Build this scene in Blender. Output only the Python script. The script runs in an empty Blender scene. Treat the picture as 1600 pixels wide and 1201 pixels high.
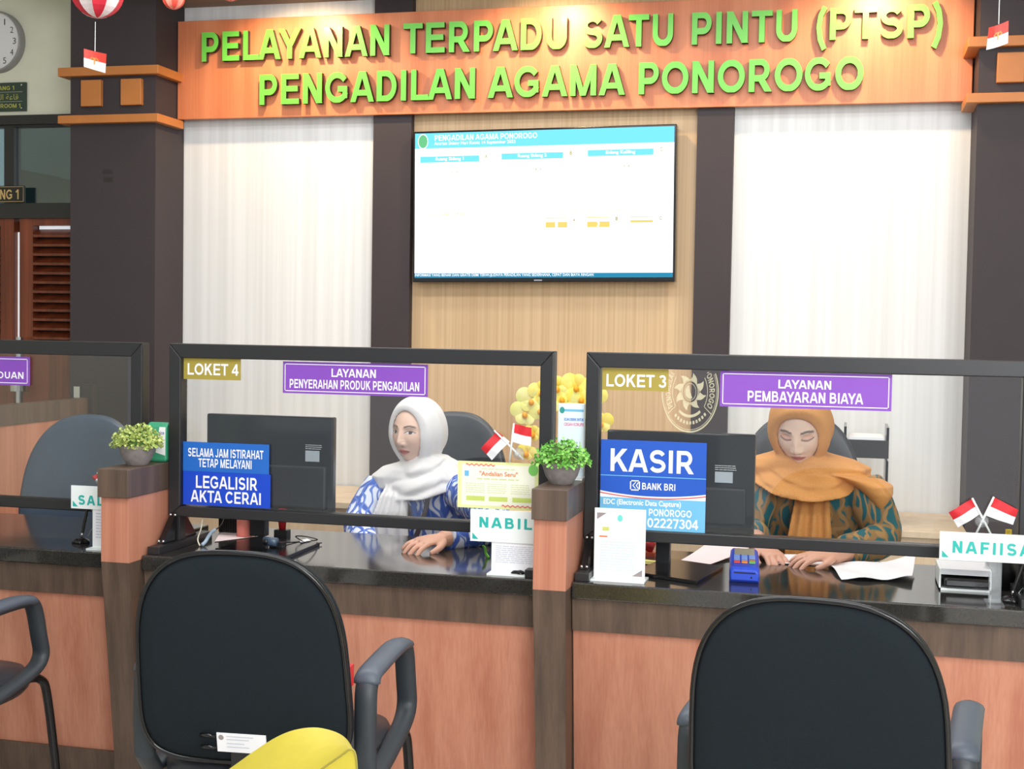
import bpy, math, random
import numpy as np
from mathutils import Vector, Matrix

SC = bpy.context.scene
COL = SC.collection
rng = random.Random(7)
PI = math.pi

# ------------------------------------------------------------------ camera
CX, CY, FPX, CAMH = 800.0, 600.5, 2105.0, 1.43
YAW, PITCH, ROLL = 0.2435, 0.0434, 0.01626
def _basis():
    f = np.array([-math.sin(YAW), math.cos(YAW), 0]); r = np.array([math.cos(YAW), math.sin(YAW), 0]); u = np.array([0, 0, 1.0])
    f2 = f*math.cos(PITCH)-u*math.sin(PITCH); u2 = u*math.cos(PITCH)+f*math.sin(PITCH)
    return r*math.cos(ROLL)+u2*math.sin(ROLL), u2*math.cos(ROLL)-r*math.sin(ROLL), f2
CR, CU, CF = _basis()
cam = bpy.data.cameras.new('camera'); camo = bpy.data.objects.new('camera', cam); COL.objects.link(camo)
cam.sensor_width = 36; cam.lens = FPX*36/1600; cam.clip_start = .05
camo.matrix_world = Matrix(((CR[0], CU[0], -CF[0], 0), (CR[1], CU[1], -CF[1], 0), (CR[2], CU[2], -CF[2], CAMH), (0, 0, 0, 1)))
SC.camera = camo

def at(px, py, Y):
    d = CR*(px-CX)/FPX-CU*(py-CY)/FPX+CF
    return np.array([0, 0, CAMH])+d*(Y/d[1])
def atz(px, py, Z):
    d = CR*(px-CX)/FPX-CU*(py-CY)/FPX+CF
    return np.array([0, 0, CAMH])+d*((Z-CAMH)/d[2])

# ------------------------------------------------------------------ world, lights, exposure
SC.view_settings.view_transform = 'Standard'; SC.view_settings.look = 'None'
SC.view_settings.exposure = 0.0; SC.view_settings.gamma = 1.0; SC.view_settings.use_curve_mapping = False
W = bpy.data.worlds.new('hall_daylight'); SC.world = W; W.use_nodes = True
bg = W.node_tree.nodes['Background']; bg.inputs[0].default_value = (.86, .93, 1, 1); bg.inputs[1].default_value = .75
def area(name, loc, target, sx, sy, power, color):
    l = bpy.data.lights.new(name, 'AREA'); l.shape = 'RECTANGLE'; l.size = sx; l.size_y = sy; l.energy = power; l.color = color
    o = bpy.data.objects.new(name, l); COL.objects.link(o); o.location = loc
    o.rotation_euler = (Vector(target)-Vector(loc)).to_track_quat('-Z', 'Y').to_euler()
    return o
def spot(name, loc, target, power, ang, color, blend=.6, rad=.03):
    l = bpy.data.lights.new(name, 'SPOT'); l.energy = power; l.spot_size = ang; l.spot_blend = blend; l.color = color; l.shadow_soft_size = rad
    o = bpy.data.objects.new(name, l); COL.objects.link(o); o.location = loc
    o.rotation_euler = (Vector(target)-Vector(loc)).to_track_quat('-Z', 'Y').to_euler()
    return o
area('staff_ceiling_lamp', (-1.3, 4.9, 2.88), (-1.3, 4.9, 0), 3.0, .2, 13, (.95, .98, 1))
area('counter_fill_lamp', (-1.2, 3.9, 3.05), (-1.2, 3.9, 0), 3.4, .3, 52, (.97, .99, 1))  # added lamp, brightens clerks and worktops while sparing the back wall
area('visitor_window_light', (1.7, -1.5, 2.4), (-.7, 3.6, 1.0), 2.6, 1.8, 195, (.97, .98, 1))
area('hall_ceiling_lamp', (-.6, 1.6, 3.05), (-.7, 2.2, 0), 2.6, 1.2, 80, (.97, .98, 1))
for x in (-2.42, -1.26, .08):
    spot('sign_downlight', (x, 5.42, 2.885), (x, 5.80, 2.2), 38, 2.3, (1, .72, .42))

# ------------------------------------------------------------------ materials
def srgb(c):
    o = []
    for v in c:
        v = v/255.0
        o.append(v/12.92 if v <= .04045 else ((v+.055)/1.055)**2.4)
    return (*o, 1)
MATS = {}
def mat(name, c, rough=.5, metal=0.0, var=.05, scale=12, stretch=(1, 1, 1), c2=None, emit=0, spec=None, bump=0, coat=0):
    if name in MATS: return MATS[name]
    m = bpy.data.materials.new(name); m.use_nodes = True; nt = m.node_tree; b = nt.nodes['Principled BSDF']
    col = srgb(c); b.inputs['Base Color'].default_value = col
    b.inputs['Roughness'].default_value = rough; b.inputs['Metallic'].default_value = metal
    if spec is not None: b.inputs['Specular IOR Level'].default_value = spec
    if coat: b.inputs['Coat Weight'].default_value = coat; b.inputs['Coat Roughness'].default_value = .1
    tc = nt.nodes.new('ShaderNodeTexCoord'); mp = nt.nodes.new('ShaderNodeMapping'); mp.inputs['Scale'].default_value = stretch
    nz = nt.nodes.new('ShaderNodeTexNoise'); nz.inputs['Scale'].default_value = scale; nz.inputs['Detail'].default_value = 4
    nt.links.new(tc.outputs['Object'], mp.inputs[0]); nt.links.new(mp.outputs[0], nz.inputs[0])
    r = nt.nodes.new('ShaderNodeValToRGB'); r.color_ramp.elements[0].position = .3; r.color_ramp.elements[1].position = .7
    if c2 is None:
        r.color_ramp.elements[0].color = (*[v*(1-var) for v in col[:3]], 1); r.color_ramp.elements[1].color = (*[min(1, v*(1+var)) for v in col[:3]], 1)
    else:
        r.color_ramp.elements[0].color = srgb(c2); r.color_ramp.elements[1].color = col
    nt.links.new(nz.outputs[0], r.inputs[0]); nt.links.new(r.outputs[0], b.inputs['Base Color'])
    if emit:
        nt.links.new(r.outputs[0], b.inputs['Emission Color']); b.inputs['Emission Strength'].default_value = emit
    if bump:
        bp = nt.nodes.new('ShaderNodeBump'); bp.inputs['Strength'].default_value = bump; bp.inputs['Distance'].default_value = .002
        nt.links.new(nz.outputs[0], bp.inputs['Height']); nt.links.new(bp.outputs[0], b.inputs['Normal'])
    MATS[name] = m
    return m
def glass_mat(name, refl=1.0, tint=(.97, .985, .98), haze=0.0):
    m = bpy.data.materials.new(name); m.use_nodes = True; nt = m.node_tree; nt.nodes.clear()
    out = nt.nodes.new('ShaderNodeOutputMaterial'); mx = nt.nodes.new('ShaderNodeMixShader')
    tr = nt.nodes.new('ShaderNodeBsdfTransparent'); tr.inputs[0].default_value = (*tint, 1)
    gl = nt.nodes.new('ShaderNodeBsdfGlossy'); gl.inputs['Roughness'].default_value = 0.01
    fr = nt.nodes.new('ShaderNodeFresnel'); fr.inputs[0].default_value = 1.5
    mu = nt.nodes.new('ShaderNodeMath'); mu.operation = 'MULTIPLY_ADD'; mu.inputs[1].default_value = refl; mu.inputs[2].default_value = haze
    nt.links.new(fr.outputs[0], mu.inputs[0]); nt.links.new(mu.outputs[0], mx.inputs[0])
    nt.links.new(tr.outputs[0], mx.inputs[1]); nt.links.new(gl.outputs[0], mx.inputs[2]); nt.links.new(mx.outputs[0], out.inputs[0])
    return m
def clear_plastic(name, c, alpha):
    m = mat(name, c, .15); m.node_tree.nodes['Principled BSDF'].inputs['Alpha'].default_value = alpha; return m
def mapped(nt, scale=(1, 1, 1), rot=(0, 0, 0)):
    tc = nt.nodes.new('ShaderNodeTexCoord'); mp = nt.nodes.new('ShaderNodeMapping'); mp.inputs['Scale'].default_value = scale; mp.inputs['Rotation'].default_value = rot
    nt.links.new(tc.outputs['Object'], mp.inputs[0]); return mp.outputs[0]
def wood(name, ca, cb, rough=.45, grain=1.0, streak=14):
    m = bpy.data.materials.new(name); m.use_nodes = True; nt = m.node_tree; b = nt.nodes['Principled BSDF']; L = nt.links.new
    n1 = nt.nodes.new('ShaderNodeTexNoise'); n1.inputs['Scale'].default_value = 1; n1.inputs['Detail'].default_value = 6
    L(mapped(nt, (streak, streak, streak*.06)), n1.inputs[0])
    n2 = nt.nodes.new('ShaderNodeTexNoise'); n2.inputs['Scale'].default_value = 1; n2.inputs['Detail'].default_value = 3
    L(mapped(nt, (160*grain, 160*grain, 2.5)), n2.inputs[0])
    ad = nt.nodes.new('ShaderNodeMath'); ad.operation = 'MULTIPLY_ADD'; ad.inputs[1].default_value = .35
    L(n2.outputs[0], ad.inputs[0]); L(n1.outputs[0], ad.inputs[2])
    r = nt.nodes.new('ShaderNodeValToRGB'); r.color_ramp.elements[0].position = .5; r.color_ramp.elements[1].position = .86
    r.color_ramp.elements[0].color = srgb(ca); r.color_ramp.elements[1].color = srgb(cb)
    L(ad.outputs[0], r.inputs[0]); L(r.outputs[0], b.inputs['Base Color']); b.inputs['Roughness'].default_value = rough
    MATS[name] = m; return m
def striped(name, ca, cb, freq=60, rough=.6):
    m = bpy.data.materials.new(name); m.use_nodes = True; nt = m.node_tree; b = nt.nodes['Principled BSDF']; L = nt.links.new
    n = nt.nodes.new('ShaderNodeTexNoise'); n.inputs['Scale'].default_value = 1; n.inputs['Detail'].default_value = 3
    L(mapped(nt, (freq, freq, .25)), n.inputs[0])
    r = nt.nodes.new('ShaderNodeValToRGB'); r.color_ramp.elements[0].position = .36; r.color_ramp.elements[1].position = .64
    r.color_ramp.elements[0].color = srgb(ca); r.color_ramp.elements[1].color = srgb(cb)
    L(n.outputs[0], r.inputs[0]); L(r.outputs[0], b.inputs['Base Color']); b.inputs['Roughness'].default_value = rough
    MATS[name] = m; return m

M_cherry = wood('cherry_laminate', (178, 112, 88), (204, 142, 116), .4)
M_signwood = wood('sign_cherry_laminate', (196, 112, 72), (214, 134, 92), .42)
M_walnut = wood('walnut_laminate', (82, 66, 56), (106, 86, 73), .42, 1.0, 30)
M_darkpaint = mat('dark_column_paint', (62, 55, 58), .6, var=.04, scale=5, spec=.25)
M_ochre = mat('ochre_moulding', (186, 116, 58), .5, var=.05)
M_paper = striped('pale_striped_wallpaper', (216, 217, 217), (229, 230, 231), 34)
M_tan = striped('tan_wood_panelling', (192, 160, 122), (206, 176, 138), 90, .5)
M_cream = mat('cream_wall_paint', (224, 224, 204), .8, var=.02)
M_white = mat('white_paint', (236, 236, 234), .7, var=.02)
M_floor = mat('pale_floor_tile', (196, 190, 182), .2, var=.04, scale=3)
M_brown_soffit = mat('brown_soffit_board', (150, 118, 92), .6, var=.05)
M_granite = mat('black_granite', (48, 46, 43), .10, var=.14, scale=160, spec=.9)
M_frame = mat('black_aluminium_frame', (38, 38, 40), .38, var=.04)
M_black = mat('black_plastic', (26, 26, 28), .42, var=.06)
M_blackgloss = mat('glossy_black_plastic', (22, 22, 24), .18, var=.05)
M_armplastic = mat('charcoal_armrest_plastic', (48, 54, 60), .5, var=.05)
M_fabric = mat('charcoal_fabric', (25, 32, 37), .9, var=.12, scale=420, bump=.2, spec=.2)
M_leather = mat('black_leatherette', (50, 52, 58), .38, var=.08, scale=60, bump=.15)
M_bluleather = mat('blue_grey_leather', (66, 80, 98), .34, var=.06, scale=40, bump=.1)
M_chrome = mat('polished_metal', (200, 202, 205), .2, 1.0, var=.02)
M_paperw = mat('white_paper', (240, 240, 244), .6, var=.015)
M_pinkpaper = mat('pink_paper', (244, 222, 222), .6, var=.02)
M_plate = mat('white_acrylic', (240, 246, 244), .3, var=.01)
M_teal = mat('teal_print', (38, 178, 168), .5, var=.02)
M_purple = mat('purple_vinyl', (134, 74, 186), .5, var=.02)
M_gold = mat('olive_gold_vinyl', (168, 150, 60), .5, var=.03)
M_blue1 = mat('bright_blue_vinyl', (30, 104, 196), .45, var=.02)
M_blue2 = mat('deep_blue_vinyl', (14, 70, 200), .45, var=.02)
M_blue3 = mat('royal_blue_vinyl', (24, 84, 190), .45, var=.02)
M_sky = mat('sky_blue_vinyl', (112, 186, 226), .45, var=.02)
M_vinylw = mat('white_vinyl', (246, 246, 248), .5, var=.01)
M_red = mat('flag_red_cloth', (214, 38, 48), .6, var=.05)
M_clothw = mat('flag_white_cloth', (240, 240, 244), .6, var=.02)
M_green = mat('green_acrylic_letter', (106, 200, 72), .35, var=.02)
M_letterside = mat('dark_letter_side', (58, 46, 40), .5, var=.05)
M_yellow = mat('yellow_leatherette', (196, 180, 62), .4, var=.04, scale=30, bump=.1)
M_beige = wood('beige_laminate', (206, 182, 150), (222, 200, 170), .4)
M_doorwood = wood('reddish_door_wood', (96, 44, 26), (142, 70, 42), .35, .6)
G_pane = glass_mat('clear_counter_glass', .9, (.972, .98, .978), .012)

# ------------------------------------------------------------------ mesh helpers
class MB:
    def __init__(s): s.v = []; s.f = []; s.m = []; s.cur = 0
    def add(s, vs, fs):
        n = len(s.v); s.v += [tuple(map(float, v)) for v in vs]; s.f += [tuple(i+n for i in f) for f in fs]; s.m += [s.cur]*len(fs); return s
    def hexa(s, p):
        return s.add(p, [(0, 3, 2, 1), (4, 5, 6, 7), (0, 1, 5, 4), (1, 2, 6, 5), (2, 3, 7, 6), (3, 0, 4, 7)])
    def box(s, x0, x1, y0, y1, z0, z1):
        return s.hexa([(x0, y0, z0), (x1, y0, z0), (x1, y1, z0), (x0, y1, z0), (x0, y0, z1), (x1, y0, z1), (x1, y1, z1), (x0, y1, z1)])
    def rings(s, rs, caps=True):
        n = len(rs[0]); vs = [p for r in rs for p in r]; fs = []
        for i in range(len(rs)-1):
            for j in range(n):
                k = (j+1) % n
                fs.append((i*n+j, i*n+k, (i+1)*n+k, (i+1)*n+j))
        if caps: fs.append(tuple(range(n))[::-1]); fs.append(tuple((len(rs)-1)*n+j for j in range(n)))
        return s.add(vs, fs)
    def tube(s, pts, r, n=10, caps=True, flat=None, closed=False, up=(0, 0, 1)):
        P = [np.array(p, float) for p in pts]; N = len(P)
        rr = [r]*N if not hasattr(r, '__len__') else list(r); rs = []; prev = None
        for i in range(N):
            a, b = (P[(i-1) % N], P[(i+1) % N]) if closed else (P[max(0, i-1)], P[min(N-1, i+1)])
            t = b-a; t = t/(np.linalg.norm(t)+1e-9)
            if prev is None:
                u = np.array(up, float); u = u-t*(u@t)
                if np.linalg.norm(u) < .05: u = np.array([1., .2, 0]); u = u-t*(u@t)
            else: u = prev-t*(prev@t)
            u = u/(np.linalg.norm(u)+1e-9); prev = u; w = np.cross(t, u)
            fu, fw = flat if flat else (1, 1)
            rs.append([tuple(P[i]+u*math.cos(q)*rr[i]*fu+w*math.sin(q)*rr[i]*fw) for q in [2*PI*k/n for k in range(n)]])
        if closed: rs.append(rs[0]); return s.rings(rs, False)
        return s.rings(rs, caps)
    def cyl(s, c, r, z0, z1, n=20, r2=None):
        r2 = r if r2 is None else r2
        return s.rings([[(c[0]+r*math.cos(2*PI*k/n), c[1]+r*math.sin(2*PI*k/n), z0) for k in range(n)], [(c[0]+r2*math.cos(2*PI*k/n), c[1]+r2*math.sin(2*PI*k/n), z1) for k in range(n)]])
    def lathe(s, c, prof, n=24):
        return s.rings([[(c[0]+r*math.cos(2*PI*k/n), c[1]+r*math.sin(2*PI*k/n), c[2]+z) for k in range(n)] for r, z in prof])
    def ball(s, c, r, n=16, m=10):
        r = r if hasattr(r, '__len__') else (r, r, r)
        return s.rings([[(c[0]+r[0]*math.sin(t)*math.cos(2*PI*k/n), c[1]+r[1]*math.sin(t)*math.sin(2*PI*k/n), c[2]+r[2]*math.cos(t)) for k in range(n)] for t in [PI-(.04+(PI-.08)*i/(m)) for i in range(m+1)]])
    def poly(s, pts, y, d):
        """outline in xz, extruded in +y by d"""
        n = len(pts)
        return s.rings([[(x, y, z) for x, z in pts], [(x, y+d, z) for x, z in pts]])

def link(name, mb, mats, parent=None, smooth=False, bevel=0, sub=0, base=None):
    V = mb.v if isinstance(mb, MB) else mb
    arr = np.array(V)
    if parent is not None: off = np.array(parent['_w']) if '_w' in parent else np.zeros(3)
    else: off = np.array(base) if base is not None else np.array([(arr[:, 0].min()+arr[:, 0].max())/2, (arr[:, 1].min()+arr[:, 1].max())/2, arr[:, 2].min()])
    me = bpy.data.meshes.new(name); me.from_pydata([tuple(v) for v in arr-off], [], mb.f)
    mats = mats if isinstance(mats, (list, tuple)) else [mats]
    for m in mats: me.materials.append(m)
    if len(mats) > 1: me.polygons.foreach_set('material_index', mb.m)
    if smooth: me.polygons.foreach_set('use_smooth', [True]*len(me.polygons))
    me.update()
    o = bpy.data.objects.new(name, me); COL.objects.link(o)
    if parent is not None: o.parent = parent; o['_w'] = [float(v) for v in off]
    else: o.location = off; o['_w'] = [float(v) for v in off]
    if bevel:
        md = o.modifiers.new('b', 'BEVEL'); md.width = bevel; md.segments = 2; md.limit_method = 'ANGLE'; md.angle_limit = .6
    if sub:
        md = o.modifiers.new('s', 'SUBSURF'); md.levels = sub; md.render_levels = sub
    return o
def tag(o, label, cat, group=None, kind=None):
    o['label'] = label; o['category'] = cat
    if group: o['group'] = group
    if kind: o['kind'] = kind
    return o
def thing(name, label, cat, loc, group=None):
    o = bpy.data.objects.new(name, None); COL.objects.link(o); o.location = loc; o['_w'] = [float(v) for v in loc]; o.empty_display_size = .05
    return tag(o, label, cat, group)
def struct(name, mb, m, parent=None, **k):
    o = link(name, mb, m, parent, **k)
    if parent is None: o['kind'] = 'structure'
    return o
def dup(root, loc, rz, label, group=None):
    r = root.copy(); COL.objects.link(r); r.location = loc; r.rotation_euler = (0, 0, rz); r['label'] = label
    if group: r['group'] = group
    for ch in list(root.children):
        c = ch.copy(); COL.objects.link(c); c.parent = r
        for g in list(ch.children):
            d = g.copy(); COL.objects.link(d); d.parent = c
    return r

# ------------------------------------------------------------------ lettering
def arc(cx, cy, rx, ry, a0, a1, n=14):
    return [(cx+rx*math.cos(math.radians(a0+(a1-a0)*i/n)), cy+ry*math.sin(math.radians(a0+(a1-a0)*i/n))) for i in range(n+1)]
def _V(x, a=-.1, b=1.1): return ([(x, a), (x, b)], .2)
def _H(y, a, b): return ([(a, y), (b, y)], .17)
_bowl = lambda: ([(.15, .915), (.52, .915)]+arc(.52, .665, .25, .25, 90, -90)[1:-1]+[(.52, .415), (.15, .415)], .18)
GL = {
 'I': (.39, [_V(.195)]), 'L': (.85, [_V(.2), _H(.085, .1, .82)]), 'E': (.93, [_V(.2), _H(.915, .1, .86), _H(.51, .1, .82), _H(.085, .1, .88)]),
 'F': (.85, [_V(.2), _H(.915, .1, .82), _H(.5, .1, .74)]), 'T': (.85, [_V(.425), _H(.915, .02, .83)]), 'H': (1.0, [_V(.2), _V(.8), _H(.52, .2, .8)]),
 'P': (.93, [_V(.2), _bowl()]), 'R': (1.0, [_V(.2), _bowl(), ([(.5, .46), (.9, -.1)], .2)]),
 'B': (1.0, [_V(.2), ([(.15, .915), (.52, .915)]+arc(.52, .725, .22, .19, 90, -90)[1:-1]+[(.52, .535), (.15, .535)], .17), ([(.15, .53), (.56, .53)]+arc(.56, .307, .26, .223, 90, -90)[1:-1]+[(.56, .085), (.15, .085)], .17)]),
 'D': (1.0, [_V(.2), ([(.15, .915), (.46, .915)]+arc(.46, .5, .37, .415, 90, -90)[1:-1]+[(.46, .085), (.15, .085)], .18)]),
 'G': (1.09, [(arc(.54, .5, .41, .41, 36, 338, 24), .18), _H(.45, .57, .98), ([(.885, .5), (.885, .14)], .18)]),
 'C': (1.0, [(arc(.53, .5, .39, .41, 38, 322, 24), .19)]), 'O': (1.09, [(arc(.545, .5, .41, .41, 0, 360, 30), .19)]),
 'S': (.93, [(arc(.465, .705, .29, .205, 20, 262, 16)+arc(.465, .295, .31, .205, 82, -160, 16), .18)]),
 'A': (1.0, [([(.07, -.1), (.50, 1.1)], .19), ([(.93, -.1), (.50, 1.1)], .19), _H(.3, .22, .78)]),
 'K': (1.0, [_V(.2), ([(.22, .36), (.90, 1.1)], .19), ([(.43, .62), (.93, -.1)], .2)]),
 'M': (1.16, [_V(.18), _V(.98), ([(.17, 1.1), (.58, -.02)], .17), ([(.99, 1.1), (.58, -.02)], .17)]),
 'N': (1.0, [_V(.195), _V(.805), ([(.13, 1.1), (.87, -.1)], .2)]),
 'U': (1.0, [([(.2, 1.1), (.2, .4)]+arc(.5, .385, .3, .3, 180, 360)+[(.8, .4), (.8, 1.1)], .19)]),
 'Y': (.93, [_V(.465, -.1, .45), ([(.03, 1.1), (.465, .42)], .2), ([(.9, 1.1), (.465, .42)], .2)]),
 'J': (.78, [([(.58, 1.1), (.58, .34)]+arc(.33, .3, .25, .215, 0, -165), .18)]),
 '4': (.78, [([(.55, -.1), (.55, 1.1)], .19), _H(.29, .03, .77), ([(.06, .27), (.56, 1.02)], .16)]),
 '3': (.78, [(arc(.36, .735, .24, .18, 160, -90, 14), .17), (arc(.36, .3, .28, .215, 90, -165, 14), .17)]),
 '0': (.78, [(arc(.39, .5, .28, .41, 0, 360, 24), .18)]), '7': (.78, [_H(.915, .05, .73), ([(.66, .93), (.26, -.1)], .19)]),
 '2': (.78, [(arc(.38, .69, .27, .225, 165, -25, 12)+[(.14, .08)], .18), _H(.085, .04, .72)]),
 '1': (.78, [_V(.45), ([(.13, .7), (.45, .97)], .16)]),
 '(': (.47, [([(.40, 1.05), (.25, .78), (.19, .4), (.25, .02), (.40, -.3)], .17)]), ')': (.47, [([(.07, 1.05), (.22, .78), (.28, .4), (.22, .02), (.07, -.3)], .17)]),
}
def clip(poly, y0=0.0, y1=1.0):
    for lim, sg in ((y0, 1), (y1, -1)):
        out = []
        for i in range(len(poly)):
            a, b = poly[i-1], poly[i]; ia, ib = (a[1]-lim)*sg >= 0, (b[1]-lim)*sg >= 0
            if ia != ib:
                t = (lim-a[1])/(b[1]-a[1]); out.append((a[0]+(b[0]-a[0])*t, lim))
            if ib: out.append(b)
        poly = out
        if len(poly) < 3: return []
    return poly
def glyph_polys(ch, wt=1.0):
    res = []
    for si, (pts, t) in enumerate(GL[ch][1]):
        P = [np.array(p) for p in pts]; closed = np.linalg.norm(P[0]-P[-1]) < 1e-6 and len(P) > 4; L = []
        for i in range(len(P)):
            a = P[i-1] if i else (P[-2] if closed else P[0]); c = P[i+1] if i < len(P)-1 else (P[1] if closed else P[-1])
            d1 = P[i]-a if np.linalg.norm(P[i]-a) > 1e-9 else c-P[i]; d2 = c-P[i] if np.linalg.norm(c-P[i]) > 1e-9 else P[i]-a
            d1 = d1/np.linalg.norm(d1); d2 = d2/np.linalg.norm(d2); n1 = np.array([-d1[1], d1[0]]); n2 = np.array([-d2[1], d2[0]])
            n = n1+n2; n = n/(np.linalg.norm(n)+1e-9); k = wt*t/2/max(.35, n@n1); L.append((P[i]+n*k, P[i]-n*k))
        for i in range(len(L)-1):
            q = [tuple(L[i][0]), tuple(L[i][1]), tuple(L[i+1][1]), tuple(L[i+1][0])]
            q = q if ch in '()' else clip(q)
            if len(q) >= 3: res.append((si, q))
    return res
def layout(s, track=0):
    x = 0; o = []
    for i, ch in enumerate(s):
        if ch == ' ': x += .36; continue
        o.append((ch, x)); x += GL[ch][0]+track
        if i+1 < len(s) and (ch+s[i+1]) in ('AY', 'YA', 'TA', 'AT', 'LA', 'PA', 'LT', 'AV'): x -= .08
    return o, x-track
def caps(s, x0, x1, z0, z1, y, mb=None, wt=1.0, slope=0, track=0):
    """flat capital lettering in the xz plane facing -y"""
    mb = mb or MB(); lay, w = layout(s, track); sx = (x1-x0)/w; h = z1-z0
    for ch, gx in lay:
        for si, q in glyph_polys(ch, wt):
            pts = [(x0+(gx+p[0])*sx, y-.00012*si, z0+p[1]*h+slope*((gx+p[0])*sx)) for p in q]
            a = sum(pts[i-1][0]*pts[i][2]-pts[i][0]*pts[i-1][2] for i in range(len(pts)))
            if a < 0: pts = pts[::-1]
            mb.add(pts, [tuple(range(len(pts)))])
    return mb
def font_mesh(s, off=.012):
    c = bpy.data.curves.new('t', 'FONT'); c.body = s; c.size = 1; c.offset = off; c.resolution_u = 3
    o = bpy.data.objects.new('t', c); COL.objects.link(o); dg = bpy.context.evaluated_depsgraph_get()
    me = bpy.data.meshes.new_from_object(o.evaluated_get(dg)); vs = np.array([v.co[:] for v in me.vertices]); fs = [tuple(p.vertices) for p in me.polygons]
    bpy.data.objects.remove(o); bpy.data.curves.remove(c); bpy.data.meshes.remove(me)
    return vs, fs
def small(s, x0, x1, z0, z1, y, mb=None, off=.012, slope=0):
    mb = mb or MB(); vs, fs = font_mesh(s, off)
    if len(vs) == 0: return mb
    lo, hi = vs.min(0), vs.max(0); out = []
    for v in vs:
        X = x0+(v[0]-lo[0])/(hi[0]-lo[0])*(x1-x0)
        out.append((X, y, z0+(v[1]-lo[1])/(hi[1]-lo[1]+1e-9)*(z1-z0)+slope*(X-x0)))
    return mb.add(out, fs)
def lines(x0, x1, z0, z1, n, y, mb=None, frac=.45, seed=1):
    """rows of small print too fine to read: broken bars"""
    mb = mb or MB(); r = random.Random(seed); dz = (z1-z0)/n
    for i in range(n):
        x = x0; z = z1-(i+.5)*dz
        while x < x1-.004:
            w = min(x1-x, r.uniform(.06, .22)*(x1-x0)); mb.add([(x, y, z-dz*frac/2), (x+w*.85, y, z-dz*frac/2), (x+w*.85, y, z+dz*frac/2), (x, y, z+dz*frac/2)], [(0, 1, 2, 3)]); x += w
    return mb
def rect(x0, x1, z0, z1, y, mb=None):
    return (mb or MB()).add([(x0, y, z0), (x1, y, z0), (x1, y, z1), (x0, y, z1)], [(0, 1, 2, 3)])
def disc(cx, cz, rx, rz, y, mb=None, n=28, r0=0):
    mb = mb or MB()
    if r0 == 0: return mb.add([(cx+rx*math.cos(2*PI*k/n), y, cz+rz*math.sin(2*PI*k/n)) for k in range(n)], [tuple(range(n))])
    vs = [(cx+rx*f*math.cos(2*PI*k/n), y, cz+rz*f*math.sin(2*PI*k/n)) for k in range(n) for f in (1, r0)]
    return mb.add(vs, [(2*k, (2*k+2) % (2*n), (2*k+3) % (2*n), 2*k+1) for k in range(n)])
class PX:
    """a vertical plane y=Y parallel to the back wall"""
    def __init__(s, Y): s.Y = Y
    def x(s, px, py): return at(px, py, s.Y)[0]
    def z(s, px, py): return at(px, py, s.Y)[2]
    def b(s, x0, y0, x1, y1):
        ym, xm = (y0+y1)/2, (x0+x1)/2
        return s.x(x0, ym), s.x(x1, ym), s.z(xm, y1), s.z(xm, y0)

# ================================================================== SETTING
YW = 5.85
struct('floor', MB().box(-7, 4, -2.5, 6.2, -.05, 0), M_floor)
struct('ceiling', MB().box(-7, 4, -2.5, 6.2, 3.1, 3.15), M_white)
struct('trim_1', MB().box(-3.505, 1.1, 5.2, 6.2, 2.9, 2.95).box(-3.505, 1.1, 5.2, 5.22, 2.95, 3.1), M_brown_soffit)
struct('wall_back', MB().box(-3.3, 1.2, YW, YW+.1, 0, 2.9), M_paper)
struct('wall_panel', MB().box(-1.93, -.64, YW-.006, YW+.02, 0, 2.9), M_tan)
struct('trim_2', MB().box(-2.106, -1.926, YW-.05, YW+.02, 0, 2.9), M_darkpaint)
struct('trim_3', MB().box(-.646, -.492, YW-.05, YW+.02, 0, 2.9), M_darkpaint)
YC = 5.58
struct('wall_right', MB().box(3.2, 3.3, -2.5, 6.2, 0, 3.1).box(1.1, 3.2, 5.9, 6.0, 0, 3.1), M_cream)
struct('wall_side', MB().box(-5.7, -5.6, -2.5, 6.2, 0, 3.1), M_cream)
def column(x0, x1, blocks):
    c = struct('column', MB().box(x0, x1, YC, 6.1, 0, 3.1), M_darkpaint)
    z1a, z1b = at(242, 115, YC-.03)[2], at(242, 101, YC-.03)[2]; z2a, z2b = at(242, 190, YC-.03)[2], at(242, 177, YC-.03)[2]
    for a, b in ((z1a, z1b), (z2a, z2b)):
        mo = MB().box(x0-.045, x1+.03, YC-.035, 5.79, a, b)
        link('moulding', mo, M_ochre, c, bevel=.003)
    for p in blocks:
        a, b, d, e = PX(YC).b(*p); link('square_block', MB().box(a, b, YC-.022, YC+.01, d, e), M_ochre, c, bevel=.003)
    return c
cl_ = column(-3.505, -3.072, [(130, 126, 161, 167), (192, 124, 224, 165)])
column(.468, 1.1, [(1557, 83, 1600, 130), (1640, 80, 1676, 127)])

x0, x1, z0, z1 = PX(YC-.0008).b(160, 264, 178, 272); mk = lines(x0, x1, z0, z1, 1, YC-.0008, None, .9, 2)
x0, x1, z0, z1 = PX(YC-.0008).b(162, 276, 177, 285); lines(x0, x1, z0, z1, 1, YC-.0008, mk, .9, 5)
link('faded_mark', mk, mat('faded_dark_mark', (44, 38, 38), .7), cl_)
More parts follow.
